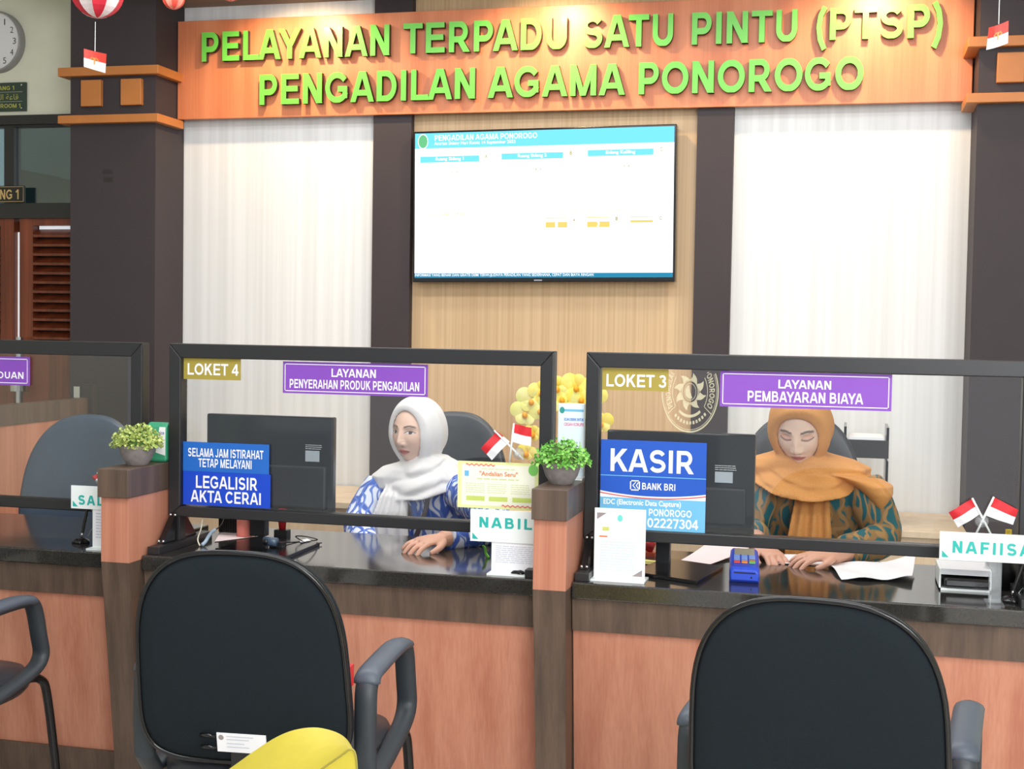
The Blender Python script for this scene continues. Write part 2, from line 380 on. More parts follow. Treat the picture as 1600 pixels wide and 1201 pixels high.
# left wall with door and transom
YL = 5.9
xd1 = -3.5
zl0, zl1 = at(60, 335, YL)[2], at(60, 180, YL)[2]
struct('wall_left', MB().box(-5.6, -3.4, YL, YL+.12, zl1, 3.1).box(-5.6, -4.75, YL, YL+.12, 0, zl1), M_cream)
d1 = struct('door_1', MB().box(-4.75, -4.7, YL-.02, YL+.1, 0, zl1).box(-4.7, -3.4, YL-.02, YL+.1, zl1-.045, zl1).box(-4.7, -3.4, YL-.02, YL+.1, zl0-.02, zl0+.055), M_frame)
xg = at(12, 260, YL)[0]
struct('window_1', MB().box(xg-.02, xg+.035, YL, YL+.06, zl0+.05, zl1-.04).box(xg+.035, -3.4, YL+.0, YL+.06, zl1-.055, zl1-.045).box(-4.7, xg-.02, YL+.0, YL+.06, zl1-.055, zl1-.045), M_frame)
w1 = bpy.data.objects['window_1']
G_trans = glass_mat('transom_glass', 1.0, (.50, .62, .64), .09)
link('pane', MB().box(xg+.035, -3.4, YL+.02, YL+.028, zl0+.05, zl1-.05), G_trans, w1)
link('pane', MB().box(-4.7, xg-.02, YL+.02, YL+.028, zl0+.05, zl1-.05), G_trans, w1)
# backdrop behind the transom imitating its reflection: pale wall, dark cornice
struct('transom_reflection', MB().box(-5.6, -3.0, 8.2, 8.3, 0, 3.0), mat('reflection_pale_tint', (120, 134, 136), .8))
qa, qb = at(20, 262, 7.9), at(130, 286, 7.9)
struct('transom_reflection_dark', MB().hexa([(qa[0], 7.9, 0), (qb[0], 7.9, 0), (qb[0], 8.2, 0), (qa[0], 8.2, 0), (qa[0], 7.9, qa[2]), (qb[0], 7.9, qb[2]), (qb[0], 8.2, qb[2]), (qa[0], 8.2, qa[2])]), mat('reflection_dark_tint', (40, 52, 50), .6))
# door leaves
def leaf(x0, x1, louvre):
    y0, y1 = YL, YL+.045; zt = zl0-.02
    zl = at(80, 352, YL)[2]; zb = at(80, 545, YL)[2]
    st = .075
    f = MB().box(x0, x0+st, y0, y1, .01, zt).box(x1-st, x1, y0, y1, .01, zt).box(x0+st, x1-st, y0, y1, zl, zt).box(x0+st, x1-st, y0, y1, .01, zb)
    o = link('leaf', f, M_doorwood, d1)
    lv = MB(); n = 13; dz = (zl-.012-zb)/n
    for i in range(n):
        z = zb+i*dz
        lv.hexa([(x0+st, y0-.004, z), (x1-st, y0-.004, z), (x1-st, y1, z+dz*.62), (x0+st, y1, z+dz*.62), (x0+st, y0-.004, z+.012), (x1-st, y0-.004, z+.012), (x1-st, y1, z+dz*.62+.012), (x0+st, y1, z+dz*.62+.012)])
    link('louvres', lv, M_doorwood, o)
    return o
xs = at(25, 440, YL)[0]
leaf(xs+.02, -3.42, True); leaf(-4.7, xs-.012, True)
link('backing', MB().box(-4.7, -3.42, YL+.05, YL+.06, .01, zl0-.03), mat('dark_recess', (34, 20, 14), .8), d1)
zsl = at(80, 357, YL)[2]
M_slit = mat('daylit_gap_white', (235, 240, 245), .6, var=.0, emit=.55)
link('daylight_gap', MB().box(xs-.010, xs+.004, YL+.03, YL+.04, .02, at(25, 362, YL)[2]), M_slit, d1)
link('daylight_gap', MB().box(xs+.1, -3.45, YL+.046, YL+.049, zsl, zsl+.016), M_slit, d1)
hx = at(40, 605, YL)
h = MB().cyl((hx[0], YL-.05), .018, hx[2]-.12, hx[2]+.25).box(hx[0]-.012, hx[0]+.012, YL-.05, YL, hx[2]+.2, hx[2]+.22).box(hx[0]-.012, hx[0]+.012, YL-.05, YL, hx[2]-.1, hx[2]-.08).cyl((hx[0], YL-.05), .045, hx[2]-.016, hx[2]+.016)
link('handle', h, M_chrome, d1, smooth=False)

# ================================================================== WALL ITEMS
cl = at(-2, 67, YL)
r = at(40, 67, YL)[0]-cl[0]
ck = thing('wall_clock', 'round white wall clock with thin grey rim on the cream wall', 'clock', (cl[0], YL-.05, cl[2]-r))
fm = MB(); n = 48
fm.rings([[(cl[0]+a*math.cos(2*PI*k/n), y, cl[2]+a*math.sin(2*PI*k/n)) for k in range(n)] for a, y in ((r*.93, YL-.03), (r*.94, YL-.045), (r*.98, YL-.045), (r, YL-.03), (r, YL))], False)
link('rim', fm, mat('grey_clock_rim', (150, 148, 146), .4), ck, smooth=True)
link('dial', disc(cl[0], cl[2], r*.95, r*.95, YL-.03, n=48), mat('white_clock_dial', (226, 226, 228), .5, var=.01), ck)
M_num = mat('dark_clock_print', (60, 60, 64), .6)
for hh in range(12):
    a = PI/2-2*PI*(hh+0)/12; s_ = str(hh or 12); c0 = (cl[0]+r*.72*math.cos(a), cl[2]+r*.72*math.sin(a)); w = {'1': .003, '12': .013, '10': .014, '11': .010}.get(s_, .009)
    link('numeral', small(s_, c0[0]-w, c0[0]+w, c0[1]-.015, c0[1]+.015, YL-.0305, None, 0), M_num, ck)
hd = MB()
for a, l, w in ((2.2, .45, .006), (3.6, .62, .005)):
    dx, dz = math.cos(a), math.sin(a); hd.add([(cl[0]-dz*w, YL-.034, cl[2]+dx*w), (cl[0]+dz*w, YL-.034, cl[2]-dx*w), (cl[0]+dx*r*l+dz*w, YL-.034, cl[2]+dz*r*l-dx*w), (cl[0]+dx*r*l-dz*w, YL-.034, cl[2]+dz*r*l+dx*w)], [(0, 1, 2, 3)])
link('hands', hd, M_black, ck)
ca = at(-2, -6, YL)
cam_ = thing('ceiling_speaker', 'dark grey fitting at top edge of cream wall above clock', 'fitting', (ca[0], YL-.06, ca[2]-.01))
link('body', MB().ball((ca[0]+.0, YL-.04, ca[2]+.03), (.05, .04, .03)), mat('dark_grey_fitting', (90, 90, 88), .5), cam_, smooth=True)

p = PX(YL-.02); x0, x1, z0, z1 = p.b(-42, 129, 39, 174)
rs = thing('room_sign', 'dark green three-line courtroom sign with yellow lettering under clock', 'sign', ((x0+x1)/2, YL-.02, z0))
link('board', MB().box(x0, x1, YL-.015, YL, z0, z1), mat('dark_green_acrylic', (48, 66, 56), .35, var=.03), rs, bevel=.002)
ye = mat('yellow_print', (176, 176, 84), .5); w = x1-x0; hh = z1-z0; y_ = YL-.0156
link('lettering', caps('SIDANG 1', x0+.30*w, x0+.80*w, z0+.74*hh, z0+.88*hh, y_), ye, rs)
link('lettering', caps('COURT ROOM 1', x0+.12*w, x0+.92*w, z0+.12*hh, z0+.26*hh, y_), ye, rs)
link('lettering', small('\ufe94\ufee4\ufedc\ufea4\ufee4\ufedf\ufe8d \ufe94\ufecb\ufe8e\ufed7', x0+.12*w, x0+.86*w, z0+.40*hh, z0+.60*hh, y_, None, 0), ye, rs)
link('divider_lines', rect(x0+.06*w, x0+.94*w, z0+.66*hh, z0+.672*hh, y_, rect(x0+.06*w, x0+.94*w, z0+.33*hh, z0+.342*hh, y_)), M_chrome, rs)
for fx in (.05, .93):
    for fz in (.1, .9): link('screw', MB().ball((x0+fx*w, YL-.017, z0+fz*hh), .006, 8, 6), M_chrome, rs, smooth=True)
x0, x1, z0, z1 = p.b(-90, 291, 40, 317)
rp = thing('door_plate', 'small black plate with gold room name above the louvred door', 'sign', ((x0+x1)/2, YL-.03, z0))
link('board', MB().box(x0, x1, YL-.03, YL-.02, z0, z1), M_black, rp)
w = x1-x0; hh = z1-z0
go = mat('gold_print', (196, 166, 104), .4)
link('lettering', caps('RUANG SIDANG 1', x0+.04*w, x0+.95*w, z0+.2*hh, z0+.78*hh, YL-.0306), go, rp)
b_ = MB(); rect(x0+.005, x1-.005, z0+.004, z0+.006, YL-.0306, b_); rect(x0+.005, x1-.005, z1-.006, z1-.004, YL-.0306, b_); rect(x1-.007, x1-.005, z0+.004, z1-.004, YL-.0306, b_)
link('border', b_, go, rp)

# big wooden sign with raised letters
YS = 5.775
sz0, sz1 = at(640, 178.2, YS)[2], at(640, 18.3, YS)[2]
sx0, sx1 = at(277.5, 110, YS)[0], at(1520, 100, YS)[0]
sg = thing('signboard', 'long cherry wood signboard with raised green letters across the niche top', 'sign', ((sx0+sx1)/2, YS, sz0))
link('board', MB().box(sx0, sx1, YS, YW-.052, sz0, sz1), M_signwood, sg, bevel=.002)
def raised(text, pa, pb, parent, top, bot, dep=.025, gap=.008):
    """pa, pb = left/right pixel ends; top/bot = pixel rows of cap line and base line at each end"""
    YF = YS-gap-dep
    A0, A1 = at(pa, bot[0], YF), at(pa, top[0], YF); B0 = at(pb, bot[1], YF); B1 = at(pb, top[1], YF)
    lay, w = layout(text, .03); sx = (B0[0]-A0[0])/w
    for ch, gx in lay:
        mb = MB(); fr = gx/w; zb = A0[2]+(B0[2]-A0[2])*fr; zt = A1[2]+(B1[2]-A1[2])*fr
        for si, q in glyph_polys(ch, 1.1):
            yf = YF-.0004*si
            pts = [(A0[0]+(gx+u)*sx, zb+v*(zt-zb)) for u, v in q]
            a = sum(pts[i-1][0]*pts[i][1]-pts[i][0]*pts[i-1][1] for i in range(len(pts)))
            if a < 0: pts = pts[::-1]
            n = len(pts)
            mb.cur = 0; mb.add([(x, yf, z) for x, z in pts], [tuple(range(n))])
            mb.cur = 1; mb.add([(x, yf, z) for x, z in pts]+[(x, YF+dep+.0004*si, z) for x, z in pts], [(i, i+n, (i+1) % n+n, (i+1) % n) for i in range(n)]+[tuple(range(n, 2*n))[::-1]])
        link('letter', mb, [M_green, M_letterside], parent)
raised('PELAYANAN', 312, 611, sg, (51, 37.5), (96.5, 86)); raised('TERPADU', 629, 889, sg, (37, 26), (84, 76))
raised('SATU', 907, 1055, sg, (25, 21), (75.5, 71)); raised('PINTU', 1077, 1249, sg, (20, 14.5), (70, 64))
raised('(PTSP)', 1271, 1477, sg, (14, 5), (63, 58))
raised('PENGADILAN', 402, 745, sg, (117, 105.5), (164, 153.5)); raised('AGAMA', 762, 976, sg, (105, 99), (153, 148)); raised('PONOROGO', 994, 1350, sg, (98, 87.5), (147.5, 140))

# television
YT = 5.76
c_ = [at(643, 205.3, YT), at(1057, 193.8, YT), at(647.3, 440.2, YT), at(1054.7, 440.2, YT)]
tw = (np.linalg.norm(c_[1]-c_[0])+np.linalg.norm(c_[3]-c_[2]))/2; th = (c_[0][2]-c_[2][2]+c_[1][2]-c_[3][2])/2
tc = sum(c_)/4
tv = thing('television', 'wide wall television showing white queue screen with pale blue header', 'television', (tc[0], YT, tc[2]))
def T(u, v): return (tc[0]+(u-.5)*tw, tc[2]+(.5-v)*th)
def tr(u0, v0, u1, v1, y, mb=None):
    a, b = T(u0, v1), T(u1, v0); return rect(a[0], b[0], a[1], b[1], y, mb)
link('casing', MB().box(tc[0]-tw/2, tc[0]+tw/2, YT, YT+.06, tc[2]-th/2, tc[2]+th/2), M_blackgloss, tv, bevel=.003)
def em(name, c, s=1.0):
    m = bpy.data.materials.new(name); m.use_nodes = True; nt = m.node_tree; nt.nodes.clear(); e = nt.nodes.new('ShaderNodeEmission'); e.inputs[0].default_value = srgb(c); e.inputs[1].default_value = s
    o = nt.nodes.new('ShaderNodeOutputMaterial'); nt.links.new(e.outputs[0], o.inputs[0]); return m
scn = link('screen', tr(.008, .014, .992, .972, YT-.0006), em('screen_white', (255, 255, 255), 1.7), tv)
E_cy = em('screen_cyan', (120, 222, 248), 1.25); E_w = em('screen_letter_white', (255, 255, 255), 1.4); E_or = em('screen_amber', (255, 218, 120), 1.1); E_gr = em('screen_green', (120, 214, 150), 1.0); E_ol = em('screen_olive', (190, 180, 70), .9); E_bl = em('screen_teal', (52, 150, 190), 1.0)
y1, y2, y3 = YT-.0012, YT-.0018, YT-.0024
link('header_band', tr(.008, .014, .992, .115, y1), E_cy, scn)
a = T(.04, .068); link('crest', disc(a[0], a[1], .021, .031, y2), E_gr, scn)
link('crest_ring', disc(a[0], a[1], .024, .034, y3, r0=.86), E_w, scn)
a = T(.084, .065); b = T(.484, .028); link('lettering', caps('PENGADILAN AGAMA PONOROGO', a[0], b[0], a[1], b[1], y2), E_w, scn); t_ = MB()
a = T(.084, .100); b = T(.40, .072); small('Antrian Sidang Hari Kamis 14 September 2023', a[0], b[0], a[1], b[1], y2, t_, .02)
link('lettering', t_, E_w, scn)
ol = MB()
for u0, u1, v0, v1, s_ in ((.029, .261, .168, .208, 'Ruang Sidang 1'), (.347, .582, .160, .200, 'Ruang Sidang 2'), (.674, .917, .152, .192, 'Sidang Keliling')):
    link('room_box', tr(u0, v0, u1, v1, y1), E_cy, scn); m_ = (u0+u1)/2; a = T(m_-.055, v1-.006); b = T(m_+.055, v0+.006); link('room_name', small(s_, a[0], b[0], a[1], b[1], y2, None, .03), E_w, scn)
for u, v, s_ in ((.287, .176, 'A'), (.611, .168, 'B'), (.945, .158, 'C'), (.625, .600, 'A'), (.784, .594, 'B'), (.945, .594, 'C')):
    a = T(u-.004, v+.012); b = T(u+.005, v-.012); link('room_letter', small(s_, a[0], b[0], a[1], b[1], y2, None, .035), E_ol, scn)
for u, v in ((.155, .27), (.175, .27), (.478, .262), (.496, .262), (.81, .254), (.826, .254)):
    tr(u, v, u+.003, v+.012, y2, ol)
link('row_dots', ol, E_ol, scn)
for u0, u1, v0, v1, s_ in ((.518, .6, .612, .648, '1'), (.674, .758, .612, .648, '3'), (.835, .918, .606, .622, '')):
    link('queue_box', tr(u0, .582, u1, .587, y1, tr(u0, v0, u1, v1, y1)), E_or, scn)
    if s_: a = T((u0+u1)/2-.005, v1-.004); b = T((u0+u1)/2+.005, v0); link('queue_number', small(s_, a[0], b[0], a[1], b[1], y2, None, .03), E_w, scn)
a = T(.03, .565); b = T(.25, .54); link('caption', small('Jadwal Sidang Hari ini', a[0], b[0], a[1], b[1], y1, None, .0), E_or, scn)
a = T(.51, .555); b = T(.83, .535); link('caption', small('menunggu antrian sidang selanjutnya', a[0], b[0], a[1], b[1], y1, None, -.004), E_or, scn)
link('ticker_band', tr(.008, .942, .992, .972, y1), E_bl, scn)
a = T(.01, .968); b = T(.70, .945); link('ticker_text', small('INFORMASI YANG BENAR DAN GRATIS DEMI TERWUJUDNYA PERADILAN YANG SEDERHANA, CEPAT DAN BIAYA RINGAN', a[0], b[0], a[1], b[1], y2, off=.01), E_w, scn)
a = T(.475, .994); link('badge', MB().box(a[0], a[0]+.036, YT-.001, YT, a[1], a[1]+.006), M_chrome, tv)
tv.rotation_euler = (0, -.0095, 0)

# ================================================================== COUNTERS
ZT = .76
def counter(x0, x1, label):
    x0 += .002; x1 -= .002
    c = thing('service_counter', label, 'counter', ((x0+x1)/2, 3.6, 0), 'service counters')
    link('worktop', MB().box(x0, x1, 3.45, 4.05, ZT-.044, ZT), M_granite, c, bevel=.004)
    link('apron', MB().hexa([(x0, 3.475, .628), (x1, 3.475, .628), (x1, 3.52, .628), (x0, 3.52, .628), (x0, 3.465, ZT-.044), (x1, 3.465, ZT-.044), (x1, 3.52, ZT-.044), (x0, 3.52, ZT-.044)]), M_walnut, c)
    link('front_panel', MB().hexa([(x0, 3.550, .10), (x1, 3.550, .10), (x1, 3.575, .10), (x0, 3.575, .10), (x0, 3.485, .628), (x1, 3.485, .628), (x1, 3.51, .628), (x0, 3.51, .628)]), M_cherry, c)
    link('plinth', MB().hexa([(x0, 3.553, 0), (x1, 3.553, 0), (x1, 3.60, 0), (x0, 3.60, 0), (x0, 3.533, .155), (x1, 3.533, .155), (x1, 3.60, .155), (x0, 3.60, .155)]), M_walnut, c)
    link('side_panel', MB().box(x0, x0+.02, 3.72, 4.0, 0, ZT-.044), M_cherry, c); link('side_panel', MB().box(x1-.02, x1, 3.72, 4.0, 0, ZT-.044), M_cherry, c)
    return c
PC = [-3.233, -1.983, -.733, .517]; HW = .0435
counter(PC[0]+HW, PC[1]-HW, 'cherry panelled counter with black top at the left edge, behind cut-off armchair')
counter(PC[1]+HW, PC[2]-HW, 'cherry panelled counter with black top in the middle, below the white-hijab clerk')
counter(PC[2]+HW, PC[3]-HW, 'cherry panelled counter with black top on the right, holding the blue card reader')
def divider(xc, label):
    d = thing('counter_divider', label, 'divider', (xc, 3.4, 0), 'counter dividers')
    a, b = xc-HW, xc+HW
    link('lower_post', MB().hexa([(a+.004, 3.475, 0), (b-.004, 3.475, 0), (b-.004, 3.72, 0), (a+.004, 3.72, 0), (a, 3.385, ZT-.012), (b, 3.385, ZT-.012), (b, 3.72, ZT-.012), (a, 3.72, ZT-.012)]), M_walnut, d)
    link('upper_post', MB().box(a+.0, b-.0, 3.385, 3.74, ZT-.012, .932), M_cherry, d)
    link('cap', MB().box(a-.004, b+.004, 3.37, 3.76, .932, 1.012), M_walnut, d, bevel=.0015)
    return d
divider(PC[1], 'walnut-capped counter divider carrying the yellow-green plant and tissue pack')
divider(PC[2], 'walnut-capped counter divider carrying the bright green plant and poster stand')

# glass screens
YF = 3.62
def screen(xa, xb, label):
    s = thing('glass_screen', label, 'glass screen', ((xa+xb)/2, YF, ZT), 'counter glass screens')
    t, zt, zb0, zb1 = .038, 1.363, .853, .884; dy = .022
    o = MB()
    y0, y1 = YF-dy, YF+dy
    # mitred frame members
    for q in (((xa, zt), (xb, zt), (xb-t, zt-t-.004), (xa+t, zt-t-.004)), ((xa+t, zb1), (xb-t, zb1), (xb, zb0), (xa, zb0)), ((xa, zb0), (xa, zt), (xa+t, zt-t-.004), (xa+t, zb1)), ((xb-t, zb1), (xb-t, zt-t-.004), (xb, zt), (xb, zb0))):
        o.hexa([(x, y0, z) for x, z in q]+[(x, y1, z) for x, z in q])
    link('frame', o, M_frame, s, bevel=.003)
    link('pane', MB().box(xa+t-.006, xb-t+.006, YF-.003, YF+.003, zb1-.006, zt-t+.002), G_pane, s)
    for sx, x in ((1, xa), (-1, xb)):
        f = MB().box(x+sx*.004, x+sx*.042, 3.47, 3.80, ZT, ZT+.022)
        f.box(x+sx*.002, x+sx*.036, YF-.018, YF+.018, ZT+.022, zb0)
        link('foot', f, M_frame, s, bevel=.0015)
        g = MB()
        for sy in (-1, 1):
            g.hexa([(x+sx*.010, YF+sy*.018, ZT+.022), (x+sx*.028, YF+sy*.018, ZT+.022), (x+sx*.028, YF+sy*.105, ZT+.022), (x+sx*.010, YF+sy*.105, ZT+.022), (x+sx*.010, YF+sy*.018, ZT+.105), (x+sx*.028, YF+sy*.018, ZT+.105), (x+sx*.028, YF+sy*.024, ZT+.105), (x+sx*.010, YF+sy*.024, ZT+.105)])
        link('gusset', g, M_blackgloss, s)
        for z, yy in ((.098, -.028), (.030, -.098)):
            for dx in (.012, .026): link('bolt', MB().ball((x+sx*dx, YF+yy, ZT+z), .005, 8, 6), M_chrome, s, smooth=True)
    return s
screen(-1.934, -.777, 'black framed glass screen in the middle, with gold LOKET 4 sticker')
screen(-.687, .470, 'black framed glass screen on the right, with gold LOKET 3 sticker')
screen(-3.184, -2.021, 'black framed glass screen cut off by the left picture edge')

YG = YF-.0075
PG = PX(YG)
def sticker(name, label, box, m, texts, cat='sign', frame=None, slope=None, extra=None, mt=None, Y=None, group=None):
    P_ = PX(Y) if Y else PG; yy = P_.Y
    x0, x1, z0, z1 = P_.b(*box)
    s = thing(name, label, cat, ((x0+x1)/2, yy, z0), group)
    link('panel', MB().box(x0, x1, yy, yy+.0035, z0, z1), m, s)
    for tx, a, t, b, bt in texts:
        tm = MB()
        X0, X1, Z0, Z1 = P_.b(a, t, b, bt)
        if tx.upper() == tx: caps(tx, X0, X1, Z0, Z1, yy-.0008, tm)
        else: small(tx, X0, X1, Z0, Z1, yy-.0008, tm, .016)
        link('lettering', tm, mt or M_vinylw, s)
    if frame:
        g = frame; fr = MB(); w_ = .0022
        for q in ((x0+g, x1-g, z0+g, z0+g+w_), (x0+g, x1-g, z1-g-w_, z1-g), (x0+g, x0+g+w_, z0+g, z1-g), (x1-g-w_, x1-g, z0+g, z1-g)): rect(*q, yy-.0008, fr)
        link('border_line', fr, M_vinylw, s)
    return s, (x0, x1, z0, z1)
sticker('counter_number_sign', 'olive gold LOKET 4 sticker on the middle screen, left of PENYERAHAN sticker', (287, 558.5, 375.5, 593), M_gold, [('LOKET 4', 292, 568, 373, 586)])
sticker('counter_number_sign', 'olive gold LOKET 3 sticker on the right screen, above KASIR sticker', (941, 576, 1044, 610), M_gold, [('LOKET 3', 946, 585, 1042, 604.5)])
sticker('service_sign', 'purple sticker reading LAYANAN PENYERAHAN PRODUK PENGADILAN', (442, 567, 668, 617), M_purple, [('LAYANAN', 517, 576.5, 588.5, 589.5), ('PENYERAHAN PRODUK PENGADILAN', 452, 594.5, 656, 608.5)], frame=.006)
sticker('service_sign', 'purple sticker reading LAYANAN PEMBAYARAN BIAYA above ochre hijab', (1125, 582, 1393.5, 638.5), M_purple, [('LAYANAN', 1215, 594, 1300, 607.5), ('PEMBAYARAN BIAYA', 1167, 612.5, 1349, 629)], frame=.0065)
sticker('service_sign', 'purple sticker ending in NGADUAN, cut off by left picture edge', (-180, 555, 46, 599), M_purple, [('PENGADUAN', -55, 580, 38, 590.5)], frame=.006)
sticker('notice_sign', 'lighter blue sticker reading SELAMA JAM ISTIRAHAT TETAP MELAYANI', (286, 692, 420, 738), M_blue1, [('SELAMA JAM ISTIRAHAT', 293.5, 701.5, 412, 715), ('TETAP MELAYANI', 310, 717.5, 394, 731)])
sticker('notice_sign', 'deep blue sticker reading LEGALISIR AKTA CERAI', (286, 738.2, 422, 791), M_blue2, [('LEGALISIR', 305, 744.5, 403, 764), ('AKTA CERAI', 298, 767.5, 409, 786)])
ks, (kx0, kx1, kz0, kz1) = sticker('cashier_sign', 'blue KASIR sticker with bank logo and pale lower half', (938, 689, 1103, 831), M_blue3, [('KASIR', 951, 702.5, 1086, 738), ('BANK BRI', 1002.5, 755, 1056, 765.5)])
Xk = lambda px, py: PG.x(px, py); Zk = lambda px, py: PG.z(px, py)
link('pale_band', rect(kx0, kx1, kz0, Zk(1020, 779), YG-.0004), M_sky, ks)
sw = MB(); sr = MB(); zt_ = Zk(1020, 778)
N = 24
top = [zt_+.021*((2*i/N-1)**2)*.55+.004 for i in range(N+1)]
for i in range(N):
    xa, xb = kx0+(kx1-kx0)*i/N, kx0+(kx1-kx0)*(i+1)/N
    wa, wb = top[i], top[i+1]
    sw.add([(xa, YG-.0006, zt_-.002), (xb, YG-.0006, zt_-.002), (xb, YG-.0006, wb), (xa, YG-.0006, wa)], [(0, 1, 2, 3)])
    sr.add([(xa, YG-.0008, wa-.007), (xb, YG-.0008, wb-.007), (xb, YG-.0008, wb-.004), (xa, YG-.0008, wa-.004)], [(0, 1, 2, 3)])
link('white_swoosh', sw, M_vinylw, ks); link('red_swoosh', sr, mat('red_vinyl', (214, 66, 60), .5), ks)
link('seam_line', rect(kx0, kx1, Zk(1020, 745.5), Zk(1020, 744.3), YG-.0006), M_sky, ks)
lg = MB(); X0, X1, Z0, Z1 = PG.b(984.5, 750, 1000, 766)
for q in ((X0, X1, Z0, Z0+.003), (X0, X1, Z1-.003, Z1), (X0, X0+.003, Z0, Z1), (X1-.003, X1, Z0, Z1)): rect(*q, YG-.0009, lg)
w_, h_ = X1-X0, Z1-Z0
for dx in (0, .34):
    for sgn in (1, -1):
        q = [(.24+dx, .5), (.34+dx, .5), (.62+dx*.82, .5+sgn*.32), (.52+dx*.82, .5+sgn*.32)]
        q = q if sgn < 0 else q
        lg.add([(X0+u*w_, YG-.0009, Z0+v*h_) for u, v in q], [(0, 1, 2, 3)])
link('bank_logo', lg, M_vinylw, ks)
X0, X1, Z0, Z1 = PG.b(943, 781, 1064, 792); link('lettering', small('EDC (Electronic Data Capture)', X0, X1, Z0, Z1, YG-.0009, None, .02), M_vinylw, ks)
X0, X1, Z0, Z1 = PG.b(1013, 796, 1081, 807); link('lettering', caps('PONOROGO', X0, X1, Z0, Z1, YG-.0009), M_vinylw, ks)
X0, X1, Z0, Z1 = PG.b(1011, 810.5, 1091, 825.5); link('lettering', caps('02227304', X0, X1, Z0, Z1, YG-.0009), M_vinylw, ks)

# reflection of an oval door emblem, painted as a film on the right-hand glass
M_reflect = bpy.data.materials.new('pale_gold_reflection'); M_reflect.use_nodes = True
nt = M_reflect.node_tree; pb = nt.nodes['Principled BSDF']; pb.inputs['Base Color'].default_value = srgb((238, 232, 196)); pb.inputs['Roughness'].default_value = .5; pb.inputs['Alpha'].default_value = .5
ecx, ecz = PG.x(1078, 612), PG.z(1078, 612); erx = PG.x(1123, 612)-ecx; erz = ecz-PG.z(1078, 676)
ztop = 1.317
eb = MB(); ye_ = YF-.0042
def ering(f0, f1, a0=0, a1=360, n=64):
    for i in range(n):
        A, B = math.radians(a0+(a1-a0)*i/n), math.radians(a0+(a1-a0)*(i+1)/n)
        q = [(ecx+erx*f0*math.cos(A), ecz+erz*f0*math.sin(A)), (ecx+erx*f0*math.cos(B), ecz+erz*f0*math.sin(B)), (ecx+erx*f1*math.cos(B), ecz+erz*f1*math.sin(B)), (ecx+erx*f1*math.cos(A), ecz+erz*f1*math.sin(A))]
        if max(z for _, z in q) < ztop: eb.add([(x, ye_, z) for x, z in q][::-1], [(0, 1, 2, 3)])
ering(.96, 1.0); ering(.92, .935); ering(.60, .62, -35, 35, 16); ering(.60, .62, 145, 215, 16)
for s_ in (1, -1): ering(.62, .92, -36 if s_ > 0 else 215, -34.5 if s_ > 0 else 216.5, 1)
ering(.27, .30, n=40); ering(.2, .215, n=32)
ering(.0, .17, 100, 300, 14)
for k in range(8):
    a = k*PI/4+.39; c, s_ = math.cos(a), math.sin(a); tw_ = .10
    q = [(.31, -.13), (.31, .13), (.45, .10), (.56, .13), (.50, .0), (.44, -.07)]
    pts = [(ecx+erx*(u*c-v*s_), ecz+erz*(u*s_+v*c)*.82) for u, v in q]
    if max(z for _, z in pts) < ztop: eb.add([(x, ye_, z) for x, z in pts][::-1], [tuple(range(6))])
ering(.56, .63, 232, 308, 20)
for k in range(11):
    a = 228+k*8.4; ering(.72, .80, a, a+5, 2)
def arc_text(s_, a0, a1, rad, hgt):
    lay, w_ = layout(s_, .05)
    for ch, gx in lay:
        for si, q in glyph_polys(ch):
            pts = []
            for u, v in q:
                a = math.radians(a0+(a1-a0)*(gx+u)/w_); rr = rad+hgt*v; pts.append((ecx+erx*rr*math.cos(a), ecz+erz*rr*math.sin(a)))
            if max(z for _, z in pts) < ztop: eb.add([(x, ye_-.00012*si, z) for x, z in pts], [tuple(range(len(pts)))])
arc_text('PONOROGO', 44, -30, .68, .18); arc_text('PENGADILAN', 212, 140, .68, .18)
tag(link('reflected_emblem', eb, M_reflect), 'painted reflection of gold oval court emblem with sunburst on right glass screen', 'emblem')

# poster on the glass of the middle screen
po, (x0, x1, z0, z1) = sticker('poster', 'pale yellow-green Andalian Seru poster on glass above NABIL plate', (715, 722, 842, 795), mat('pale_yellow_green_paper', (236, 240, 168), .6, var=.02), [], 'poster')
w, hh = x1-x0, z1-z0; yy = YG-.0008
link('white_field', rect(x0+.05*w, x1-.05*w, z0+.06*hh, z1-.06*hh, YG-.0004), mat('cream_white_print', (248, 246, 226), .6, var=.01), po)
link('title', small('"Andalian Seru"', x0+.27*w, x0+.74*w, z0+.70*hh, z0+.80*hh, yy, off=.02), mat('orange_print', (224, 120, 60), .5), po)
sq = MB()
for u0, u1, v in ((.10, .46, .93), (.55, .92, .07)):
    pts = [(x0+(u0+(u1-u0)*i/24)*w, z0+(v+.018*math.sin(i*1.6))*hh) for i in range(25)]
    for i in range(24): sq.add([(pts[i][0], yy, pts[i][1]-.002), (pts[i+1][0], yy, pts[i+1][1]-.002), (pts[i+1][0], yy, pts[i+1][1]+.002), (pts[i][0], yy, pts[i][1]+.002)], [(0, 1, 2, 3)])
link('squiggle', sq, mat('coral_print', (238, 126, 108), .5), po)
gb = MB()
for u in (.11, .39, .68): rect(x0+u*w, x0+(u+.23)*w, z0+.16*hh, z0+.26*hh, yy, gb)
link('green_box', gb, mat('lime_print', (206, 222, 110), .6), po)
gl_ = MB()
for k, u in enumerate((.10, .37, .66)):
    lines(x0+u*w, x0+(u+.24)*w, z0+.32*hh, z0+.55*hh, 5, yy, gl_, .3, k)
lines(x0+.24*w, x0+.76*w, z0+.60*hh, z0+.67*hh, 1, yy, gl_, .4, 5); lines(x0+.30*w, x0+.72*w, z0+.83*hh, z0+.87*hh, 1, yy, gl_, .5, 6)
link('small_print', gl_, mat('faint_green_print', (212, 220, 160), .6), po)
link('green_seal', disc(x0+.93*w, z0+.86*hh, .014, .016, yy), mat('green_print', (126, 204, 96), .5), po)
